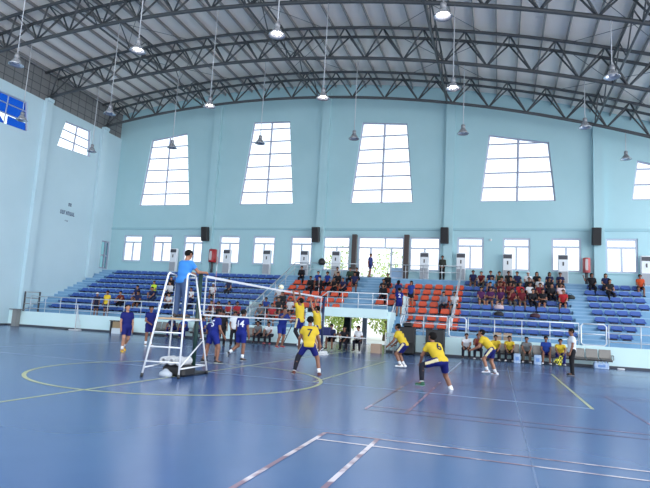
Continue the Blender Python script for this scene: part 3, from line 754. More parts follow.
    # socks and shoes
    for sd_ in 'RL':
        j = J[sd_]; A = j['A']; ft = j['ft']; fu = nrm(-j['sk'] - ft*(-j['sk']@ft))
        F = Field(A-.25*s, A+.28*s, min(res, .015))
        so = A-fu*.060*s
        F.cone(A-ft*.045*s-fu*.028*s, A+ft*.16*s-fu*.034*s, .044*s, .040*s, .02, [(so, fu)]); F.cone(A-ft*.02*s, A-fu*.03*s, .048*s, .046*s, .02)
        v, q = F.net(); mi = [1 if (v[fc].mean(0)-so)@fu < .014*s else 0 for fc in q]
        sh = MB().add(v.tolist(), q.tolist()); sh.m = mi; out['shoe'+sd_] = sh
        sk = MB(); sk.tube([A-j['sk']*.15*s, A-j['sk']*.09*s, A-j['sk']*.03*s], .051*s, 12, 0, .046*s); out['sock'+sd_] = sk
        kn = MB(); k2 = j['K']+j['sk']*.36*s; kn.tube([j['K']-j['th']*.12*s, j['K'], j['K']+j['sk']*.08*s, j['K']+j['sk']*.16*s, j['K']+j['sk']*.26*s, k2], .084*s, 14, 0, .052*s); out['sleeve'+sd_] = kn
    out['_'] = (P, u, f, r, s)
    return out
def person(loc, rz, label, pose, shirt, bottom, shoe=(.75, .75, .78), sole=(.6, .6, .6), sk=0, group=None, h=1.70, res=.015, sleeve=.55, bottoms='shorts', hair='short', haircol=None,
           stripe=None, number=None, socks=None, knee=(), numcol=(.02, .02, .05), trimcol=None):
    fig = figure(pose, h, res, sleeve, bottoms, hair, stripe is not None)
    o = thing('person', loc, label, 'person', group, rz)
    cm = lambda c, rg=.75: mat('cloth_%03d_%03d_%03d' % tuple(int(q*255) for q in c), c, rg, 0, .2)
    fig['body'].build('body', [skin(sk), M_eye, M_lip], o, True, fix=False)
    shm = fig['shirt'].build('shirt', cm(shirt), o, True, fix=False)
    fig[bottoms].build(bottoms, [cm(bottom), cm(stripe or bottom)], o, True, fix=False)
    hk = 'cap' if hair == 'cap' else 'hair'
    fig[hk].build(hk, M_hair if haircol is None else cm(haircol), o, True, fix=False)
    for q in 'RL':
        fig['shoe'+q].build('shoe', [cm(shoe, .5), cm(sole, .5)], o, True, fix=False)
        if socks: fig['sock'+q].build('sock', cm(socks), o, True, fix=False)
        if q in knee: fig['sleeve'+q].build('knee_sleeve', cm((.012, .012, .02)), o, True, fix=False)
    if number:
        P, u, f, r, s = fig['_']
        cu = bpy.data.curves.new('n', 'FONT'); cu.body = number; cu.size = .30; cu.align_x = 'CENTER'; cu.align_y = 'CENTER'; cu.resolution_u = 3; cu.offset = .006
        tmp = bpy.data.objects.new('n', cu); C.objects.link(tmp)
        me = bpy.data.meshes.new_from_object(tmp); bpy.data.objects.remove(tmp)
        import bmesh
        bm = bmesh.new(); bm.from_mesh(me); bmesh.ops.triangulate(bm, faces=bm.faces)
        bmesh.ops.subdivide_edges(bm, edges=bm.edges, cuts=2, use_grid_fill=True)
        bvh = BVHTree.FromPolygons([Vector(v) for v in fig['shirt'].v], fig['shirt'].f)
        c = P+u*.31*s
        for v in bm.verts:
            p = Vector(c + r*v.co.x + u*v.co.y) - Vector(f)*.5         # from behind
            hit = bvh.ray_cast(p, Vector(f))
            v.co = (hit[0] if hit[0] else p+Vector(f)*.35) - Vector(f)*.008
        bm.to_mesh(me); bm.free(); me.materials.clear(); me.materials.append(cm(numcol)); link('shirt_number', me, shm)
    return o
YEL = (.56, .395, .03); NAVY = (.009, .013, .12); BLUE = (.010, .020, .18)
def face(dx, dy): return math.atan2(-dx, dy)      # rotation so that +Y looks along (dx, dy)

# referee on the stand
NETX = VC-.02
RS = (-7.45, 12.0)
person((-7.60, 12.08, 1.39), face(.25, 1), 'man in light blue polo and jeans standing on the white referee stand',
       dict(lean=9, aR=((.32, .7, -.75), (-.1, 1, .05)), aL=((-.25, .7, -.75), (.1, 1, .0)), lR=((.08, .06, -1), (.0, -.05, -1)), lL=((-.08, .0, -1), (0, -.05, -1)), hyaw=-10, hpitch=-10, curl=.8),
       (.04, .20, .54), (.05, .085, .17), (.05, .04, .04), (.03, .03, .03), 0, h=1.72, bottoms='trousers')
# blue team
person((-12.84, 17.0, 0), face(.75, -.45), 'player in dark blue kit and yellow shoes stepping and looking up, far left',
       dict(pz=.87, lean=-4, hpitch=25, aR=((.16, .0, -1), (.0, .35, -1)), aL=((-.16, .05, -1), (0, .25, -1)), lR=((.06, .34, -1), (.02, -.12, -1)), lL=((-.06, -.12, -1), (0, -.75, -.75)), fL=(-.1, .8, -.7)),
       NAVY, NAVY, (.75, .42, .04), (.8, .7, .2), 2, h=1.72, socks=(.7, .7, .72))
person((-14.1, 20.2, 0), face(.85, -.5), 'player in dark blue kit and white shoes standing just left of the referee stand',
       dict(hpitch=8, aR=((.2, .15, -1), (-.35, .75, -.35)), aL=((-.2, .15, -1), (.35, .75, -.35))), NAVY, NAVY, (.8, .8, .82), (.7, .7, .7), 1, h=1.70, socks=(.8, .8, .82))
person((-8.66, 15.85, 0), face(.55, .85), 'player in blue kit striding to the right under the net, back number partly turned away',
       dict(pz=.86, lean=10, twist=-10, aR=((.22, .1, -1), (.05, .55, -.8)), aL=((-.25, .1, -1), (.1, .5, -.8)), lR=((.22, .28, -1), (.05, -.1, -1)), lL=((-.28, -.25, -1), (-.05, -.25, -1)), hyaw=-15),
       BLUE, BLUE, (.02, .02, .02), (.75, .75, .7), 1, h=1.74, number='15', numcol=(.7, .72, .8))
person((-9.45, 17.2, 0), face(-.4, .9), 'player in blue kit crouching behind the right legs of the referee stand',
       dict(pz=.74, lean=32, aR=((.2, .45, -.9), (-.2, .8, -.5)), aL=((-.2, .45, -.9), (.2, .8, -.5)), lR=((.18, .62, -.8), (0, -.45, -1)), lL=((-.18, .62, -.8), (0, -.45, -1)), hpitch=10),
       NAVY, NAVY, (.02, .02, .03), (.5, .5, .5), 0, h=1.70)
person((-8.40, 17.3, 0), face(.15, 1), 'player in blue kit with white back number 14 standing beside the net',
       dict(pz=.89, lean=3, aR=((.22, .0, -1), (.02, .3, -1)), aL=((-.2, .05, -1), (.02, .3, -1)), lR=((.04, .04, -1), (0, -.06, -1)), lL=((-.12, .1, -1), (-.35, -.75, -.6)), fL=(-.5, .7, -.6), hyaw=-12),
       BLUE, BLUE, (.03, .03, .03), (.7, .7, .7), 1, h=1.74, number='14', numcol=(.8, .82, .9), socks=(.8, .8, .82))
person((-8.62, 21.5, .26), face(.7, -.5), 'player in blue kit leaping at the net opposite the yellow blockers',
       dict(pz=.87, lean=16, aR=((.3, .8, -.2), (-.1, .8, .6)), aL=((-.3, .5, -.8), (.1, .8, .3)), lR=((.15, .3, -1), (.05, -.4, -1)), lL=((-.15, -.1, -1), (-.1, -.5, -1)), hpitch=12),
       (.011, .025, .19), (.011, .025, .19), (.35, .03, .05), (.6, .6, .6), 0, h=1.74)
# yellow team
person((-6.98, 19.15, .56), face(-1, .25), 'yellow-shirted blocker jumping at the net with raised arms, nearer of the pair',
       dict(pz=.90, lean=4, aR=((.12, .35, 1), (-.05, .35, 1)), aL=((-.12, .4, 1), (.05, .35, 1)), lR=((.08, .05, -1), (.02, -.5, -1)), lL=((-.08, .22, -1), (.0, -.7, -1)), fR=(.1, .8, -.75), fL=(-.1, .8, -.75), hpitch=20, hem=.09),
       YEL, NAVY, (.8, .8, .8), (.7, .7, .7), 1, h=1.72, stripe=(.7, .6, .35), knee='L')
person((-6.55, 19.95, .36), face(-1, .1), 'yellow-shirted blocker jumping at the net with raised arms, farther of the pair',
       dict(pz=.90, lean=6, aR=((.15, .45, 1), (0, .3, 1)), aL=((-.15, .45, 1), (0, .3, 1)), lR=((.08, .05, -1), (.02, -.45, -1)), lL=((-.08, .2, -1), (.0, -.6, -1)), fR=(.1, .8, -.7), fL=(-.1, .8, -.7), hpitch=15, hem=.09),
       YEL, NAVY, (.05, .05, .06), (.7, .7, .7), 0, h=1.68, stripe=(.7, .6, .35))
person((-5.08, 14.8, 0), face(-.35, 1), 'yellow player with back number 7 standing wide-legged inside the court near the circle',
       dict(pz=.80, lean=12, aR=((.38, .1, -1), (.12, .45, -.9)), aL=((-.38, .1, -1), (-.05, .5, -.9)), lR=((.48, .22, -1), (.16, -.20, -1)), lL=((-.55, .26, -1), (-.22, -.22, -1)), hyaw=8, hpitch=8),
       YEL, NAVY, (.12, .04, .03), (.7, .7, .6), 1, h=1.72, stripe=(.7, .6, .35), number='7', socks=(.75, .75, .75), knee='L')
person((-1.36, 14.05, 0), face(-.75, .75), 'yellow player with back number 6 in a deep crouch at the middle of the court',
       dict(pz=.66, lean=40, aR=((.12, .55, -.95), (-.25, .55, -.9)), aL=((-.22, .55, -.95), (.3, .6, -.8)), lR=((.45, .35, -.85), (.25, -.42, -1)), lL=((-.55, .75, -.32), (-.12, -.22, -1)), fR=(.2, .8, -.1), hpitch=20, hyaw=8),
       YEL, NAVY, (.03, .10, .06), (.3, .5, .35), 1, h=1.76, stripe=(.7, .6, .35), number='6', socks=(.8, .8, .8), knee='L')
person((-3.17, 19.6, .02), face(-1, .2), 'yellow player crouching in side view in front of the tall floor loudspeakers',
       dict(pz=.78, lean=30, aR=((.15, .35, -1), (-.05, .75, -.7)), aL=((-.15, .4, -1), (.05, .75, -.7)), lR=((.08, .55, -.85), (.0, -.55, -1)), lL=((-.08, .62, -.8), (0, -.5, -1)), hpitch=18),
       YEL, NAVY, (.8, .78, .76), (.7, .7, .7), 1, h=1.72, stripe=(.7, .6, .35), number='2', socks=(.7, .7, .7))
person((-.22, 20.1, 0), face(-1, .15), 'yellow player bending forward in side view in front of the seated reserves on the right',
       dict(pz=.82, lean=42, aR=((.15, .35, -1), (-.05, .9, -.4)), aL=((-.15, .35, -1), (.05, .95, -.45)), lR=((.1, .1, -1), (.0, -.42, -1)), lL=((-.1, .60, -.8), (0, -.35, -1)), hpitch=28, hem=.07),
       YEL, NAVY, (.6, .6, .65), (.15, .15, .2), 0, h=1.74, stripe=(.7, .6, .35), socks=(.7, .7, .72))
# line judge with the flag
person((2.56, 22.3, 0), face(-.9, -.15), 'line judge in white shirt and black trousers standing with a checked yellow flag',
       dict(aR=((.15, .05, -1), (.05, .25, -1)), aL=((-.12, .12, -1), (.0, .35, -1)), hpitch=0, curl=1.0, lR=((.08, -.06, -1), (.0, -.04, -1)), lL=((-.06, .08, -1), (0, -.04, -1))), (.62, .66, .72), (.012, .012, .015), (.02, .02, .02), (.4, .4, .4), 1, h=1.70, bottoms='trousers')
# people standing at the far side of the court, on walkway and landing
person((-12.35, 24.6, 0), face(.5, -1), 'person in white shirt and black trousers standing behind the blue players',
       dict(aR=((.2, .1, -1), (-.2, .6, -.6)), aL=((-.2, .1, -1), (.2, .6, -.6))), (.70, .72, .75), (.012, .012, .015), (.02, .02, .02), (.1, .1, .1), 1, h=1.68, bottoms='trousers')
person((-12.95, 24.5, 0), face(.6, -1), 'person in black clothes standing left of the white-shirted person behind the net', dict(), (.012, .012, .016), (.012, .012, .015), (.02, .02, .02), (.1, .1, .1), 1, h=1.66, bottoms='trousers')
person((-24.95, 29.75, .88), face(.1, -1), 'child in white cap and dark vest standing behind the left podium rail', dict(hpitch=-5), (.02, .022, .05), (.015, .015, .03), (.5, .5, .5), (.5, .5, .5), 1, h=1.58, sleeve=.2, hair='cap', haircol=(.7, .7, .72))
person((-24.25, 29.85, .88), face(.0, -1), 'person in yellow shirt and dark shorts standing behind the left podium rail', dict(), (.75, .52, .04), (.02, .02, .06), (.1, .08, .07), (.2, .2, .2), 1, h=1.74)
person((-8.72, 37.75, LAND), face(1, -.25), 'player in dark blue kit walking along the upper landing in front of the glass door',
       dict(lR=((.05, .22, -1), (0, -.1, -1)), lL=((-.05, -.2, -1), (0, -.25, -1)), aR=((.15, -.25, -1), (0, .1, -1)), aL=((-.15, .2, -1), (0, .3, -1))), (.025, .04, .16), (.012, .018, .11), (.1, .09, .1), (.3, .3, .3), 0, h=1.72)
person((-3.72, 37.75, LAND), face(0, -1), 'person in dark olive jacket standing on the landing under the wall loudspeaker', dict(aR=((.15, .1, -1), (-.35, .5, -.5)), aL=((-.15, .1, -1), (.35, .5, -.5))), (.035, .04, .035), (.015, .016, .018), (.02, .02, .02), (.1, .1, .1), 1, h=1.66, sleeve=2, bottoms='trousers')

person((-5.36, 30.75, 1.92), face(-.3, 1), 'player in blue kit with back number 2 on the short stair beside the lobby', dict(pz=.90, lean=5), BLUE, NAVY, (.05, .05, .06), (.3, .3, .3), 0, h=1.62, number='2', numcol=(.8, .8, .85))

# seated people: six seated figures made once, every spectator is a copy with own colours
SIT = dict(pz=.66, lR=((.14, 1, -.26), (.02, -.14, -1)), lL=((-.14, 1, -.26), (-.02, -.14, -1)), fR=(.2, 1, -.05), fL=(-.2, 1, -.05))
def sit(**k): d = dict(SIT); d.update(k); return d
VAR = {
 'rest': (sit(lean=6, aR=((.15, .35, -1), (-.2, 1, -.35)), aL=((-.15, .35, -1), (.2, 1, -.35))), .55, 'shorts', 'short'),
 'lean': (sit(lean=30, aR=((.12, .75, -.75), (-.3, .65, -.55)), aL=((-.12, .75, -.75), (.3, .65, -.55)), hpitch=5), .55, 'trousers', 'short'),
 'fold': (sit(lean=4, aR=((.2, .3, -1), (-.75, .6, .05)), aL=((-.2, .3, -1), (.75, .6, -.05)), hyaw=25), .55, 'shorts', 'short'),
 'chin': (sit(lean=24, aR=((.1, .7, -.7), (-.25, .35, .9)), aL=((-.15, .6, -.8), (.5, .7, -.2)), hpitch=-5), .55, 'trousers', 'short'),
 'side': (sit(lean=10, twist=-22, aR=((.2, .35, -1), (-.3, 1, -.2)), aL=((-.25, .2, -1), (.1, .9, -.4)), hyaw=-25), .55, 'trousers', 'short'),
 'long': (sit(lean=8, aR=((.15, .35, -1), (-.35, .8, -.2)), aL=((-.15, .35, -1), (.35, .9, -.3)), hyaw=10), .55, 'trousers', 'long'),
 'wave': (sit(lean=2, aR=((.75, .35, -.4), (.35, .4, .85)), aL=((-.15, .35, -1), (.35, .9, -.3)), hyaw=10), .9, 'trousers', 'long'),
 'cap': (sit(lean=14, aR=((.15, .35, -1), (-.3, 1, -.35)), aL=((-.15, .35, -1), (.3, 1, -.3))), .55, 'shorts', 'cap'),
 'coat': (sit(lean=16, aR=((.15, .45, -1), (-.3, 1, -.3)), aL=((-.15, .45, -1), (.3, 1, -.3)), hyaw=-12), 2, 'trousers', 'short'),
}
PROTO = {}
ph = mat('cloth_default', (.2, .2, .2))
for kx, (pose, slv, bt, hr_) in VAR.items():
    fg = figure(pose, 1.68, .021, slv, bt, hr_); d = {}
    d['body'] = fg['body'].mesh('body', [ph, M_eye, M_lip], True); d['shirt'] = fg['shirt'].mesh('shirt', [ph], True)
    d[bt] = fg[bt].mesh(bt, [ph], True); hk = 'cap' if hr_ == 'cap' else 'hair'; d[hk] = fg[hk].mesh(hk, [M_hair], True)
    d['shoeR'] = fg['shoeR'].mesh('shoe', [ph, ph], True); d['shoeL'] = fg['shoeL'].mesh('shoe', [ph, ph], True); PROTO[kx] = d
CL = {'navy': (.016, .022, .075), 'black': (.013, .013, .016), 'purple': (.075, .02, .085), 'maroon': (.12, .014, .022), 'red': (.42, .022, .03), 'white': (.62, .63, .66), 'blue': (.015, .045, .26),
      'grey': (.14, .15, .16), 'neon yellow': (.55, .75, .05), 'dark red': (.16, .03, .025), 'orange': (.48, .07, .02), 'yellow': YEL, 'beige': (.42, .36, .30), 'grey-blue': (.18, .22, .30), 'dark green': (.03, .06, .045), 'light blue': (.10, .28, .55), 'pale pink': (.62, .5, .52)}
def clm(c, rg=.75): return mat('cloth_%03d_%03d_%03d' % tuple(int(q*255) for q in c), c, rg, 0, .2)
def sitter(loc, rz, kx, top, bottom, label, group, sk=1, capc=(.7, .7, .72), shoe=(.05, .05, .06)):
    o = thing('person', loc, label, 'person', group, rz)
    for kk, me in PROTO[kx].items():
        nm = 'shoe' if kk.startswith('shoe') else kk
        c = link(nm, me, o)
        mm = {'body': skin(sk), 'shirt': clm(CL[top]), 'shorts': clm(bottom), 'trousers': clm(bottom), 'cap': clm(capc), 'shoe': clm(shoe), 'hair': M_hair}[nm]
        for i in range(2 if nm == 'shoe' else 1):
            c.material_slots[i].link = 'OBJECT'; c.material_slots[i].material = mm
    return o
DK = (.014, .014, .02); JN = (.03, .045, .10); KH = (.10, .085, .07)
# (x, row, pose, top colour, bottom colour, extra words)
SEATED = {
 'left stand': [(-24.31,1,'lean','dark red',DK),(-23.85,2,'rest','navy',DK),(-23.1,1,'rest','navy',DK),(-23.18,3,'fold','neon yellow',DK),(-22.55,2,'lean','navy',JN),(-21.83,3,'coat','white',DK),(-22.35,4,'coat','black',DK),
   (-20.58,1,'chin','white',DK),(-19.62,2,'rest','white',DK),(-19.17,1,'coat','navy',DK),(-18.5,3,'cap','white',DK),(-17.8,4,'side','navy',DK),
   (-17.0,0,'rest','maroon',DK),(-16.37,0,'chin','maroon',DK),(-15.79,0,'rest','red',DK),(-15.25,0,'fold','red',DK)],
 'orange seats left of the lobby': [(-13.65,3,'rest','white',KH),(-13.5,7,'coat','black',DK),(-13.6,0,'lean','grey',DK),(-12.95,0,'rest','red',DK),(-13.7,1,'chin','blue',DK),(-12.9,1,'rest','black',DK),(-13.0,2,'coat','black',DK),(-12.13,1,'rest','white',DK),
   (-12.13,5,'coat','black',DK),(-11.95,6,'rest','blue',DK),(-11.25,6,'side','blue',DK),(-10.84,7,'rest','beige',DK),(-11.5,5,'coat','black',DK),(-9.9,7,'coat','dark green',DK),(-9.4,7,'coat','black',DK),(-9.35,6,'rest','navy',DK),(-9.8,5,'lean','navy',DK),(-10.5,6,'coat','black',DK),(-10.5,5,'chin','black',DK)],
 'orange seats right of the lobby': [(-7.05,6,'coat','black',DK),(-7.1,5,'lean','black',DK),(-7.0,4,'coat','black',DK),(-3.11,3,'coat','grey-blue',DK),(-2.5,3,'rest','white',DK)],
 'crowded block': [(-1.64,7,'rest','navy',KH),(-1.08,7,'lean','maroon',KH),(-.54,7,'rest','navy',KH),(.02,7,'chin','dark green',KH),(.54,7,'rest','black',KH),(1.06,7,'side','navy',KH),(1.72,7,'cap','white',DK),(2.25,7,'long','black',DK),(2.98,7,'long','navy',DK),(3.6,7,'rest','navy',KH),
   (-.5,6,'rest','light blue',DK),(.1,6,'lean','dark red',KH),(.68,6,'rest','black',KH),(1.75,6,'coat','black',DK),(2.35,6,'rest','white',DK),(2.9,6,'long','black',DK),(3.5,6,'lean','black',DK),
   (-.48,5,'chin','navy',KH),(.07,5,'rest','maroon',KH),(.62,5,'fold','maroon',KH),(1.18,5,'rest','red',KH),(1.72,5,'rest','white',DK),(2.3,5,'rest','maroon',DK),(2.9,5,'coat','black',DK),(3.45,5,'rest','pale pink',DK),
   (-1.05,4,'rest','purple',KH),(-.5,4,'fold','purple',KH),(.08,4,'rest','purple',KH),(.66,4,'chin','maroon',KH),(1.24,4,'rest','maroon',KH),(1.82,4,'coat','black',DK),(2.4,4,'fold','black',DK),(3.5,4,'rest','red',DK)],
 'far right block': [(5.38,7,'wave','black',DK),(6.15,7,'long','navy',DK),(6.18,6,'long','black',DK),(8.0,7,'rest','orange',DK)],
}
rnd = random.Random(11)
for blk, lst in SEATED.items():
    byrow = {}
    for e in lst: byrow.setdefault(e[1], []).append(e)
    for k, row in byrow.items():
        row.sort(key=lambda e: e[0])
        for i, (x, k_, kx, top, bot) in enumerate(row):
            what = {'cap': 'spectator in cap and %s top', 'long': 'long-haired spectator in %s top', 'wave': 'hand-raising spectator in %s top', 'coat': 'spectator in %s jacket'}.get(kx, 'spectator in %s top') % top
            pos = 'alone in' if len(row) == 1 else ('leftmost in' if i == 0 else ('rightmost in' if i == len(row)-1 else ORD[i+1]+' from left in'))
            bw = blk if 'seats' in blk else 'the '+blk
            sitter((x, ty(k)+.24, tread(k)-.415+.01), PI + rnd.uniform(-.25, .25), kx, top, bot, '%s, %s %s row, %s' % (what, pos, RN[k], bw.replace('of the lobby', 'of lobby').replace('the ', '') if 'orange' in bw else bw), 'seated spectators in '+bw, rnd.randint(0, 2), CL['white'])
person((-5.10, ty(4)-.62, tread(3)), face(-.2, -1), 'long-haired girl in blue shirt standing among the orange seats, right of the pair', dict(), (.02, .05, .25), DK, (.3, .3, .3), (.3, .3, .3), 0, h=1.60, res=.018, hair='long')
person((-5.88, ty(4)-.62, tread(3)), face(.2, 1), 'long-haired girl in dark blue shirt standing among the orange seats, left of the pair', dict(), (.014, .03, .13), DK, (.3, .3, .3), (.3, .3, .3), 0, h=1.62, res=.018, hair='long')

# ------------------------------------------------------------------ court-side benches, chairs, officials
def beam_chairs(loc, rz, n, label, col=(.20, .19, .18)):
    o = thing('waiting_bench', loc, label, 'bench', 'grey steel beam seats', rz); m = mat('beam_seat_grey', col, .4, .5); w = .56
    MB().box((0, 0, .36), (n*w, .07, .06)).build('beam', M_dgrey, o)
    for x in (-n*w/2+.22, n*w/2-.22):
        MB().box((x, .0, .18), (.06, .06, .34)).box((x, 0, .02), (.07, .58, .04)).build('leg', M_dgrey, o)
    for i in range(n):
        x = -n*w/2+w*(i+.5); r = Matrix.Rotation(math.radians(-14), 3, 'X')
        MB().rbox((x, -.02, .43), (w-.05, .46, .04), .015, rot=Matrix.Rotation(math.radians(4), 3, 'X')).build('seat', m, o)
        MB().rbox((x, .27, .66), (w-.05, .04, .42), .015, rot=r).build('backrest', m, o)
    for x in (-n*w/2, n*w/2): MB().tube([(x, .2, .4), (x, .2, .62), (x, -.22, .62), (x, -.22, .42)], .018, 6).build('armrest', M_dgrey, o)
    return o
beam_chairs((3.85, 28.35, 0), 0, 4, 'row of empty grey steel beam seats against the podium right of the line judge')
beam_chairs((1.25, 28.45, 0), 0, 5, 'grey steel beam seats under the seated reserves on the right')
beam_chairs((-18.6, 28.35, 0), 0, 4, 'grey steel beam seats behind the referee stand')
beam_chairs((-16.2, 28.35, 0), 0, 3, 'grey steel beam seats behind the blue players')
beam_chairs((-12.9, 28.35, 0), 0, 3, 'grey steel beam seats with a man in grey left of the lobby')
SITZ = -.125                                          # the seated figures sit 0.585 m above their feet; benches here are lower
def bench_sitter(x, y, kx, top, bot, label, rz=PI, sk=1, shoe=(.5, .5, .5)):
    return person((x, y, 0), rz, label, dict(VAR[kx][0], pz=.545, lR=((.14, 1, -.02), (.02, -.1, -1)), lL=((-.14, 1, -.02), (-.02, -.1, -1))), CL[top], bot, shoe, (.5, .5, .5), sk, 'people seated along the court', 1.68, .018, VAR[kx][1], VAR[kx][2], VAR[kx][3])
bench_sitter(-1.5, 28.2, 'lean', 'white', DK, 'man in white shirt sitting by the podium, leftmost of the right-hand reserves', shoe=(.02, .02, .02))
bench_sitter(-.95, 28.2, 'chin', 'dark red', DK, 'man in dark red shirt sitting beside the white-shirted man by the podium')
bench_sitter(-.15, 28.3, 'lean', 'yellow', DK, 'reserve player in yellow shirt, left of two seated side by side', shoe=(.6, .6, .6))
bench_sitter(.48, 28.3, 'lean', 'yellow', DK, 'reserve player in yellow shirt, right of two seated side by side', shoe=(.6, .6, .6))
bench_sitter(1.25, 28.3, 'lean', 'grey', KH, 'man in grey shirt sitting right of the two yellow reserves')
bench_sitter(2.12, 28.3, 'rest', 'blue', NAVY, 'reserve player in blue shirt seated left of the line judge', shoe=(.7, .7, .72))
bench_sitter(2.72, 28.2, 'lean', 'yellow', NAVY, 'reserve player in yellow shirt seated just behind the checked flag')
bench_sitter(-17.25, 28.2, 'lean', 'blue', NAVY, 'reserve player in blue shirt sitting behind the green net post', shoe=(.05, .05, .05))
bench_sitter(-18.05, 28.2, 'lean', 'navy', NAVY, 'reserve player in navy shirt sitting behind the referee stand platform', shoe=(.05, .05, .05))
bench_sitter(-16.15, 28.2, 'rest', 'blue', NAVY, 'reserve player in blue sitting behind the crouching blue player')
bench_sitter(-12.6, 28.2, 'lean', 'grey', DK, 'man in grey shirt sitting on the bench beyond the number 14 player', shoe=(.02, .02, .02))
bench_sitter(-11.95, 28.2, 'lean', 'white', DK, 'person in white shirt sitting behind the leaping blue player', shoe=(.35, .03, .05))
# officials' table in the mouth of the lobby
TX, TYY = -7.55, 27.0
o = thing('officials_table', (TX, TYY, 0), 'white officials table in front of the lobby opening', 'table')
MB().rbox((0, 0, .72), (2.5, .6, .04), .01).build('tabletop', M_white, o)
for x in (-1.15, 1.15):
    for y in (-.25, .25): MB().tube([(x, y, 0), (x, y, .70)], .02, 8).build('leg', M_grey, o, True)
MB().box((0, .22, .35), (2.3, .03, .04)).build('stretcher', M_grey, o)
def chair(x, y, label):
    o = thing('folding_chair', (x, y, 0), label, 'chair', 'chairs of the officials'); m = mat('chair_plastic_dark', (.04, .045, .06), .5)
    MB().rbox((0, 0, .43), (.42, .42, .04), .015).build('seat', m, o); MB().rbox((0, .21, .70), (.40, .03, .28), .012).build('backrest', m, o)
    for a in (-.18, .18):
        for b in (-.18, .19): MB().tube([(a, b, 0), (a, b, .42 if b < 0 else .80)], .013, 6).build('leg', M_grey, o, True)
for x, kx, top, bt, lb in ((-8.25, 'rest', 'navy', DK, 'official in navy shirt seated at the left of the white table'), (-7.5, 'lean', 'black', DK, 'official in black shirt seated at the middle of the white table'), (-6.8, 'side', 'white', DK, 'official in white shirt seated at the right of the white table')):
    chair(x, 27.62, 'dark chair under the '+lb.replace(' seated', '')); bench_sitter(x, 27.55, kx, top, bt, lb, shoe=(.03, .03, .03))
o = tag(MB().rbox((0, 0, 0), (.6, .25, .42), .03).build('equipment_bag', mat('bag_navy', (.012, .02, .10), .7), None, loc=(-8.45, 27.0, .955)), 'dark blue bag standing on the left end of the officials table', 'bag')
# floor loudspeakers
for x, h, lb in ((-4.46, 1.40, 'tall black floor loudspeaker, left of the pair against the podium'), (-3.06, 1.34, 'tall black floor loudspeaker, right of the pair against the podium')):
    o = thing('floor_loudspeaker', (x, 28.55, 0), lb, 'loudspeaker', 'pair of floor loudspeakers')
    w = .74 if x < -4 else .92
    MB().rbox((0, 0, h/2+.03), (w, .62, h-.06), .03).build('cabinet', M_black, o)
    gr = MB().box((0, -.315, h/2+.03), (w-.1, .02, h-.2))
    gr.build('grille', mat('speaker_grille', (.02, .02, .022), .8), o)
    for z in ((.42, .98) if h > 1.38 else (.40, .95)):
        MB().lathe([(.26, 0), (.245, .02), (.12, -.04), (.05, -.02), (0, -.015)], n=20).build('driver', mat('driver_cone', (.035, .035, .04), .4), o, True)
        d = o.children[-1]; d.rotation_euler = (PI/2, 0, 0); d.location = (0, -.325, z)
o = tag(MB().rbox((0, 0, 0), (.5, .34, .2), .06).tube([(-.1, 0, .1), (-.1, 0, .18), (.1, 0, .18), (.1, 0, .1)], .02, 6).build('gear_bag', M_black, None, loc=(-4.46, 28.5, 1.50)), 'black gear bag lying on top of the left floor loudspeaker', 'bag')
o = thing('stacked_chair', (-5.2, 28.3, 0), 'black wire chair standing left of the floor loudspeakers', 'chair')
MB().rbox((0, 0, .42), (.4, .4, .04), .015).build('seat', M_black, o); MB().tube([(-.18, .18, .42), (-.18, .24, .85), (.18, .24, .85), (.18, .18, .42)], .015, 6).build('backrest', M_dgrey, o, True)
for a in (-.17, .17):
    for b in (-.17, .17): MB().tube([(a, b, 0), (a, b, .41)], .013, 6).build('leg', M_dgrey, o, True)
# white barrier right of the lobby, cardboard boxes
o = thing('white_barrier', (-5.45, 28.8, 0), 'white painted low barrier frame right of the lobby opening', 'barrier')
for x in (-.22, .22): MB().tube([(x, 0, 0), (x, 0, 1.05)], .028, 8).build('post', M_white, o, True)
for z in (.18, .5, .78, 1.03): MB().tube([(-.22, 0, z), (.22, 0, z)], .018, 6).build('bar', M_white, o, True)
def carton(name, loc, d, m, label, cat='box', group=None, rz=0):
    o = thing(name, loc, label, cat, group, rz)
    MB().box((0, 0, d[2]/2), d).build('carton', m, o)
    MB().box((0, 0, d[2]+.004), (.06, d[1]*.98, .008)).build('tape', mat('packing_tape', (.50, .42, .30), .4), o)
carton('cardboard_box', (-5.92, 27.8, 0), (.5, .4, .46), M_card, 'brown cardboard box on the floor at the right side of the lobby opening')
carton('cardboard_box', (-.08, YF+.5, .88), (.4, .34, .48), M_card, 'cardboard box on the podium behind the rail, left of two', group='boxes behind the rail')
carton('cardboard_box', (.42, YF+.5, .88), (.4, .34, .48), M_card, 'cardboard box on the podium behind the rail, right of two', group='boxes behind the rail')
M_pack = nmat('water_pack', (.22, .36, .58), (.45, .55, .70), 9, .3)
for x, y, d, lb in ((.82, 27.75, (.30, .24, .46), 'pale blue water carton at the feet of the grey-shirted man'), (1.72, 27.75, (.32, .24, .46), 'pale blue water carton left of the blue reserve'), (4.45, 28.15, (.62, .35, .28), 'shrink-wrapped pack of water bottles under the empty beam seats')):
    o = thing('water_pack', (x, y, 0), lb, 'water pack', 'water packs by the podium')
    MB().rbox((0, 0, d[2]/2), d, .03).build('wrap', M_pack, o)
    MB().box((0, -d[1]/2-.003, d[2]*.5), (d[0]*.5, .008, d[2]*.35)).build('blue_patch', mat('pack_blue', (.12, .25, .55), .4), o)
    if d[0] > .5:
        for i in range(4):
            for j in range(2): MB().lathe([(.035, 0), (.035, .02), (.016, .05), (.016, .07), (0, .07)], (-.22+.147*i, -.08+.16*j, d[2]-.005), 10).build('bottle_top', M_pack, o, True)
tag(MB().rbox((0, 0, 0), (.3, .16, .07), .02).build('paper_scrap', M_white, None, loc=(5.35, 28.6, .036)), 'small white paper package on the floor at the foot of the right podium', 'litter')
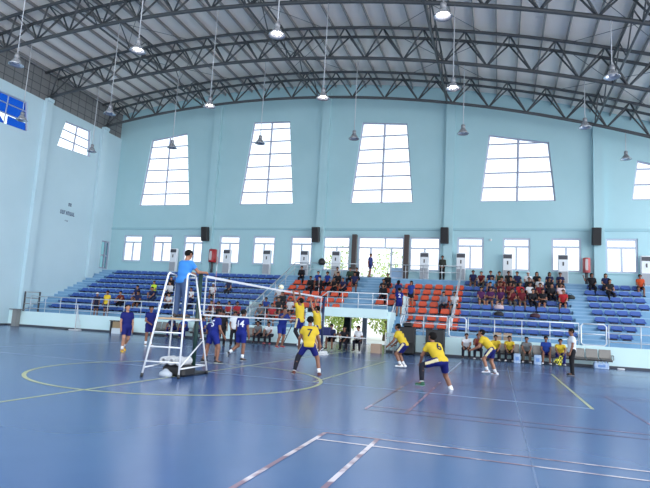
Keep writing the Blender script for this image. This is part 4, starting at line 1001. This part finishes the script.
# crates left
o = thing('wooden_crate_stand', (-22.05, 28.45, 0), 'small dark table with an upended carton and white box below, left podium', 'table')
MB().rbox((0, 0, .76), (1.05, .5, .05), .01).build('tabletop', M_dgrey, o)
for x in (-.46, .46): MB().box((x, 0, .37), (.05, .4, .74), taper=1.0).build('leg', M_dgrey, o)
carton('cardboard_box', (-22.05, 28.4, .34), (.56, .36, .38), mat('carton_brown', (.32, .23, .13), .8), 'brown carton resting on the white box below the small dark table')
carton('white_box', (-22.05, 28.4, 0), (.62, .40, .33), mat('box_pale', (.55, .62, .68), .6), 'white box on the floor below the small dark table')
tag(MB().lathe([(0, 0), (.17, 0), (.20, .35), (.21, .40), (.195, .40), (.16, .04), (0, .04)], n=18).build('bucket', mat('bucket_pale', (.62, .72, .78), .4), None, True, loc=(-21.2, 28.4, 0)), 'pale plastic bucket right of the small dark table', 'bucket')
# folded net hung on a pole at the left podium
o = thing('net_stand', (-25.45, 28.6, 0), 'white pole with a drooping white net leaning by the left podium', 'net stand')
MB().tube([(-.05, .1, .03), (-.12, .18, 1.6)], .03, 8).build('pole', M_white, o, True)
dn_ = MB()
for k in range(5):
    t = k/4; dn_.tube([(-.1+.06*t, .12, 1.55), (.0+.18*t, .02, .9), (.12+.32*t, -.05, .35), (.2+.36*t, -.08, .03)], .009, 5)
for z_, w in ((1.2, .12), (.9, .2), (.6, .3), (.3, .4)): dn_.tube([(-.08+(1.5-z_)*.2, .05, z_), (-.02+(1.5-z_)*.2+w*.8, .0, z_)], .01, 5)
dn_.build('net_drape', mat('old_net', (.6, .62, .64), .8), o)
MB().rbox((.05, 0, .03), (.75, .35, .06), .02).build('base', M_white, o)
tag(MB().rbox((0, 0, 0), (1.0, .25, .08), .02).build('rubber_mat', M_dgrey, None, loc=(-26.4, 28.5, .041)), 'dark flat mat on the floor left of the net stand', 'mat')
# ladder leaning beside the lobby
o = thing('step_ladder', (-11.15, 28.35, 0), 'dark step ladder leaning at the podium left of the lobby', 'ladder')
for a in (-.02, .30):
    MB().tube([(a-.28, -.35, 0), (a, .2, 1.15)], .025, 7).build('rail', M_dgrey, o, True)
for t in (.25, .5, .75): MB().tube([(-.3+.28*t, -.35+.55*t, 1.15*t), (.02+.28*t, -.35+.55*t, 1.15*t)], .016, 6).build('rung', M_dgrey, o, True)
# bags on the seats of the crowded block
def bag(x, k, col, label):
    mb = MB(); mb.lathe([(0, 0), (.20, .0), (.24, .06), (.23, .15), (.15, .23), (.05, .25), (0, .25)], n=14)
    mb.v = [(a*1.15, b*.7, c) for a, b, c in mb.v]; mb.tube([(-.1, 0, .22), (-.06, 0, .31), (.06, 0, .31), (.1, 0, .22)], .014, 6)
    tag(mb.build('backpack', mat('bag_%s' % label.split()[0], col, .7), None, True, loc=(x, ty(k)+.22, tread(k)+PAN)), label, 'bag', 'bags on the blue seats')
bag(-.02, 3, (.55, .42, .45), 'pinkish white bag on a seat of the fourth row, crowded block')
bag(-.02, 2, (.012, .012, .014), 'black bag on a seat of the third row, crowded block')
bag(1.88, 2, (.05, .015, .03), 'maroon bag on a seat of the third row, crowded block')
bag(3.95, 5, (.015, .02, .02), 'dark bag beside the red-shirted spectator at the aisle')
o = tag(MB().lathe([(0, 0), (.2, 0), (.26, .12), (.25, .3), (.17, .42), (.06, .48), (0, .48)], n=16).build('hanging_hat', M_black, None, True, loc=(-12.27, ty(8)+.0, LAND+.82)), 'round black bag hung on the landing rail right of a pillar', 'bag')

# ------------------------------------------------------------------ referee stand
o = thing('referee_stand', (RS[0], RS[1], 0), 'white tubular referee stand with ladder and railed platform at the near end of the net', 'referee stand')
def rp_(x, y, z): return (x-RS[0], y-RS[1], z)
FT = {'nl': (-7.86, 11.12), 'nr': (-7.03, 11.36), 'fr': (-7.10, 12.8), 'fl': (-8.15, 12.6)}
TP = {'nl': (-7.68, 11.55), 'nr': (-7.20, 11.65), 'fr': (-7.42, 12.42), 'fl': (-7.98, 12.40)}
def leg_at(k, z): t = z/2.4; return (lerp(FT[k][0], TP[k][0], t), lerp(FT[k][1], TP[k][1], t), z)
PZ = 1.38
for k in FT:
    a = leg_at(k, 0.03); MB().tube([rp_(*a), rp_(*leg_at(k, 2.42))], .023, 10).build('leg', M_white, o, True)
    MB().tube([rp_(*leg_at(k, 0)), rp_(*leg_at(k, .09))], .036, 10).build('rubber_foot', M_black, o.children[-1], True)
for a, b in (('nl', 'fl'), ('nr', 'fr')):
    p, q = leg_at(a, 2.42), leg_at(b, 2.42); MB().tube([rp_(*p), rp_(p[0], p[1]+.05, 2.47), rp_(q[0], q[1]-.05, 2.47), rp_(*q)], .023, 10).build('hand_rail', M_white, o, True)
p, q = leg_at('fl', 2.42), leg_at('fr', 2.42); MB().tube([rp_(*p), rp_(*q)], .024, 8).build('hand_rail', M_white, o, True)
for z in (.36, .70, 1.04): MB().tube([rp_(*leg_at('nl', z)), rp_(*leg_at('nr', z))], .018, 8).build('rung', M_white, o, True)
for a, b in (('nl', 'fl'), ('nr', 'fr'), ('fl', 'fr')):
    MB().tube([rp_(*leg_at(a, .22)), rp_(*leg_at(b, .22))], .019, 8).build('crossbar', M_white, o, True); MB().tube([rp_(*leg_at(a, 1.35)), rp_(*leg_at(b, 1.35))], .021, 8).build('crossbar', M_white, o, True)
for a, b in (('nr', 'fr'),):
    MB().tube([rp_(*leg_at(a, .24)), rp_(*leg_at(b, .85))], .017, 8).build('diagonal_brace', M_white, o, True)
c = [leg_at(k, PZ) for k in ('nl', 'nr', 'fr', 'fl')]
pl = MB(); pl.add([rp_(x, y, PZ-.03) for x, y, z in c] + [rp_(x, y, PZ+.005) for x, y, z in c], [(3, 2, 1, 0), (4, 5, 6, 7), (0, 1, 5, 4), (1, 2, 6, 5), (2, 3, 7, 6), (3, 0, 4, 7)])
pl.build('platform', M_wood, o)
# bag, box and rolled sheets below
tag(MB().rbox((0, 0, 0), (.62, .55, .26), .05).build('storage_box', M_black, None, loc=(-7.42, 11.98, .131)), 'black box on the floor below the referee stand', 'box')
for i, (dx, dz) in enumerate(((-.26, 0), (-.04, 0), (.18, .0))):
    t = tag(MB().lathe([(.095, -.28), (.095, .28), (.045, .28), (.045, -.28), (.095, -.28)], n=16).build('paper_roll', mat('paper_roll_white', (.46, .47, .49), .7), None, True, loc=(-7.44+dx, 11.92, .358)), 'white roll lying on the black box under the referee stand, %s from the left' % ORD[i+1], 'roll', 'white rolls under the referee stand')
    t.rotation_euler = (PI/2, 0, .12)
pb = MB().lathe([(0, 0), (.12, 0), (.15, .05), (.14, .10), (.07, .15), (.03, .19), (0, .19)], n=14); pb.v = [(a*1.15, b*.75, c_) for a, b, c_ in pb.v]
tag(pb.build('plastic_bag', mat('bag_translucent', (.40, .44, .50), .3), None, True, loc=(-7.48, 11.52, 0)), 'pale plastic bag on the floor in front of the black box', 'bag')

# ------------------------------------------------------------------ volleyball net, posts
N0, N1 = 12.9, 22.85
for y, col, lb in ((12.6, (.012, .04, .035), 'dark green net post inside the referee stand'), (23.25, (.012, .022, .07), 'dark blue padded net post at the far end of the net')):
    o = thing('net_post', (NETX, y, 0), lb, 'net post', 'posts of the volleyball net')
    MB().tube([(0, 0, .03), (0, 0, 2.55)], .055, 12).build('pole', mat('post_%d' % int(y), col, .45), o, True)
    MB().rbox((0, 0, .03), (.5, .7, .06), .02).build('base', M_black if y < 20 else M_white, o)
    if y > 20: MB().rbox((0, .1, .11), (.42, .4, .12), .03).build('weight', M_white, o)
    MB().lathe([(0, 0), (.06, 0), (.06, .05), (0, .05)], (0, 0, 2.53), 12).build('cap', M_black, o, True)
o = thing('volleyball_net', (NETX, (N0+N1)/2, 0), 'long volleyball net with white bands stretched between the two posts', 'net')
hy = (N1-N0)/2; ZT, ZBt = 2.50, 1.49
sag = lambda y: -.02*(1-(y/hy)**2)
ys = np.linspace(-hy, hy, 24)
def band(z, h):
    mb = MB(); vs = []
    for y in ys:
        for xx in (-.006, .006): vs += [(xx, y, z-h/2+sag(y)), (xx, y, z+h/2+sag(y))]
    n = len(ys); fs = []
    for i in range(n-1):
        a, b = 4*i, 4*i+4
        fs += [(a, a+1, b+1, b), (a+2, b+2, b+3, a+3), (a+1, a+3, b+3, b+1), (a, b, b+2, a+2)]
    return mb.add(vs, fs)
band(ZT, .065).build('top_band', M_band, o); band(ZBt, .045).build('bottom_band', M_band, o)
for y in (-hy, hy): MB().box((0, y, (ZT+ZBt)/2), (.03, .03, ZT-ZBt)).build('side_band', M_band, o)
for y in (-4.5, 4.5):
    an = MB()
    for i in range(9): an.tube([(.015, y, ZBt+.2*i), (.015, y, ZBt+.2*i+.2)], .006, 6, i % 2)
    an.build('antenna', [M_white, mat('antenna_red', (.50, .22, .22), .5)], o)
nt_ = MB()
for i in range(int(2*hy/.1)):
    y = -hy+.1*i+.05; nt_.box((0, y, (ZT+ZBt)/2+sag(y)), (.003, .003, ZT-ZBt))
for k in range(1, 10):
    z = lerp(ZBt, ZT, k/10)
    for i in range(len(ys)-1):
        y0, y1 = ys[i], ys[i+1]; nt_.tube([(0, y0, z+sag(y0)), (0, y1, z+sag(y1))], .0016, 4, cap=False)
nt_.build('netting', M_net, o, fix=False)
for z, s_ in ((ZT, 'upper'), (ZBt, 'lower')):
    MB().tube([(0, hy, z), (0, 23.25-(N0+N1)/2, z)], .008, 6).build('cord', M_band, o, True); MB().tube([(0, -hy, z), (0, 12.6-(N0+N1)/2, z)], .008, 6).build('cord', M_band, o, True)
# ball in play just above the net
b = MB(); n1, n2 = 16, 12
b.lathe([(.105*math.sin(PI*i/n2), -.105*math.cos(PI*i/n2)) for i in range(n2+1)], n=n1)
b.m = [(i//n1//2 + (i % n1)//4) % 2 for i in range(len(b.f))]
tag(b.build('volleyball', [mat('ball_white', (.8, .8, .78), .5), mat('ball_yellow', (.75, .68, .35), .5)], None, True, loc=(-8.15, 20.0, 2.70)), 'pale volleyball in the air just left of the blockers hands', 'ball')
# checked flag of the line judge
o = thing('line_flag', (2.19, 22.11, .97), 'yellow and black checked flag held low by the line judge', 'flag')
MB().tube([(.14, .05, -.15), (-.05, 0, -.42), (-.14, -.02, -.56)], .012, 6).build('stick', M_dgrey, o, True)
fm = mat('flag_check', (.8, .7, .05), .7); nt = fm.node_tree; ck = nt.nodes.new('ShaderNodeTexChecker'); ck.inputs['Scale'].default_value = 13
ck.inputs['Color1'].default_value = (.85, .78, .06, 1); ck.inputs['Color2'].default_value = (.06, .06, .02, 1); tcx = nt.nodes.new('ShaderNodeTexCoord')
nt.links.new(tcx.outputs['Object'], ck.inputs['Vector']); nt.links.new(ck.outputs['Color'], nt.nodes['Principled BSDF'].inputs['Base Color'])
fv = []; NF = 8
for i in range(NF+1):
    for jx in range(NF+1):
        a, c_ = i/NF, jx/NF; fv.append((.08-.30*a*.8-.1*c_, .03+.05*math.sin(6*a+3*c_), -.22-.12*a-.42*c_+.25*a*c_))
ff = [(i*(NF+1)+j, i*(NF+1)+j+1, (i+1)*(NF+1)+j+1, (i+1)*(NF+1)+j) for i in range(NF) for j in range(NF)]
fb = MB(); fb.add(fv, ff); fo = fb.build('cloth', fm, o, True, fix=False); sm = fo.modifiers.new('thick', 'SOLIDIFY'); sm.thickness = .006

# ------------------------------------------------------------------ outdoors, seen through the glass
structure(MB().box((-8, 80, -.12), (160, 83, .2)).build('ground_yard', M_ground))
rt = random.Random(5)
def tree(x, y, h, w, label):
    o = thing('tree', (x, y, -.02), label, 'tree', 'trees outside the hall')
    tr = MB().tube([(0, 0, 0), (.1, .05, h*.3), (0, .1, h*.6)], .16, 8, 0, .09)
    for q in range(5):
        a = q*1.3; tr.tube([(.05, .05, h*.3+.2*q*.5), (math.cos(a)*w*.5, math.sin(a)*w*.5, h*.55+.3*q*.4)], .06, 6, 0, .03)
    tr.build('trunk', M_bark, o, True)
    lf = MB()
    for i in range(1100):
        d = Vector((rt.gauss(0, 1), rt.gauss(0, 1), rt.gauss(0, 1))).normalized()*rt.random()**.35
        p = Vector((d.x*w, d.y*w, h*.58+d.z*h*.46)); a = Vector((rt.gauss(0, 1), rt.gauss(0, 1), rt.gauss(0, 1))).normalized(); b_ = a.orthogonal().normalized(); s_ = rt.uniform(.10, .22)
        lf.add([p-a*s_, p+b_*s_*.5, p+a*s_, p-b_*s_*.5], [(0, 1, 2, 3)])
    lf.build('foliage', M_leaf, o, fix=False)
tree(-15.9, 49, 4.6, 1.9, 'green tree outside, seen left through the lobby opening'); tree(-12.9, 46.5, 4.0, 1.7, 'green tree outside, seen at the middle of the lobby opening')
tree(-9.5, 47.5, 4.2, 1.7, 'green tree outside, seen right through the lobby opening'); tree(-10.5, 54, 8.6, 2.4, 'tall green tree outside, its crown showing in the upper glass door')
tree(-15.8, 55, 9.2, 2.6, 'tall tree outside behind the left upper glass door')
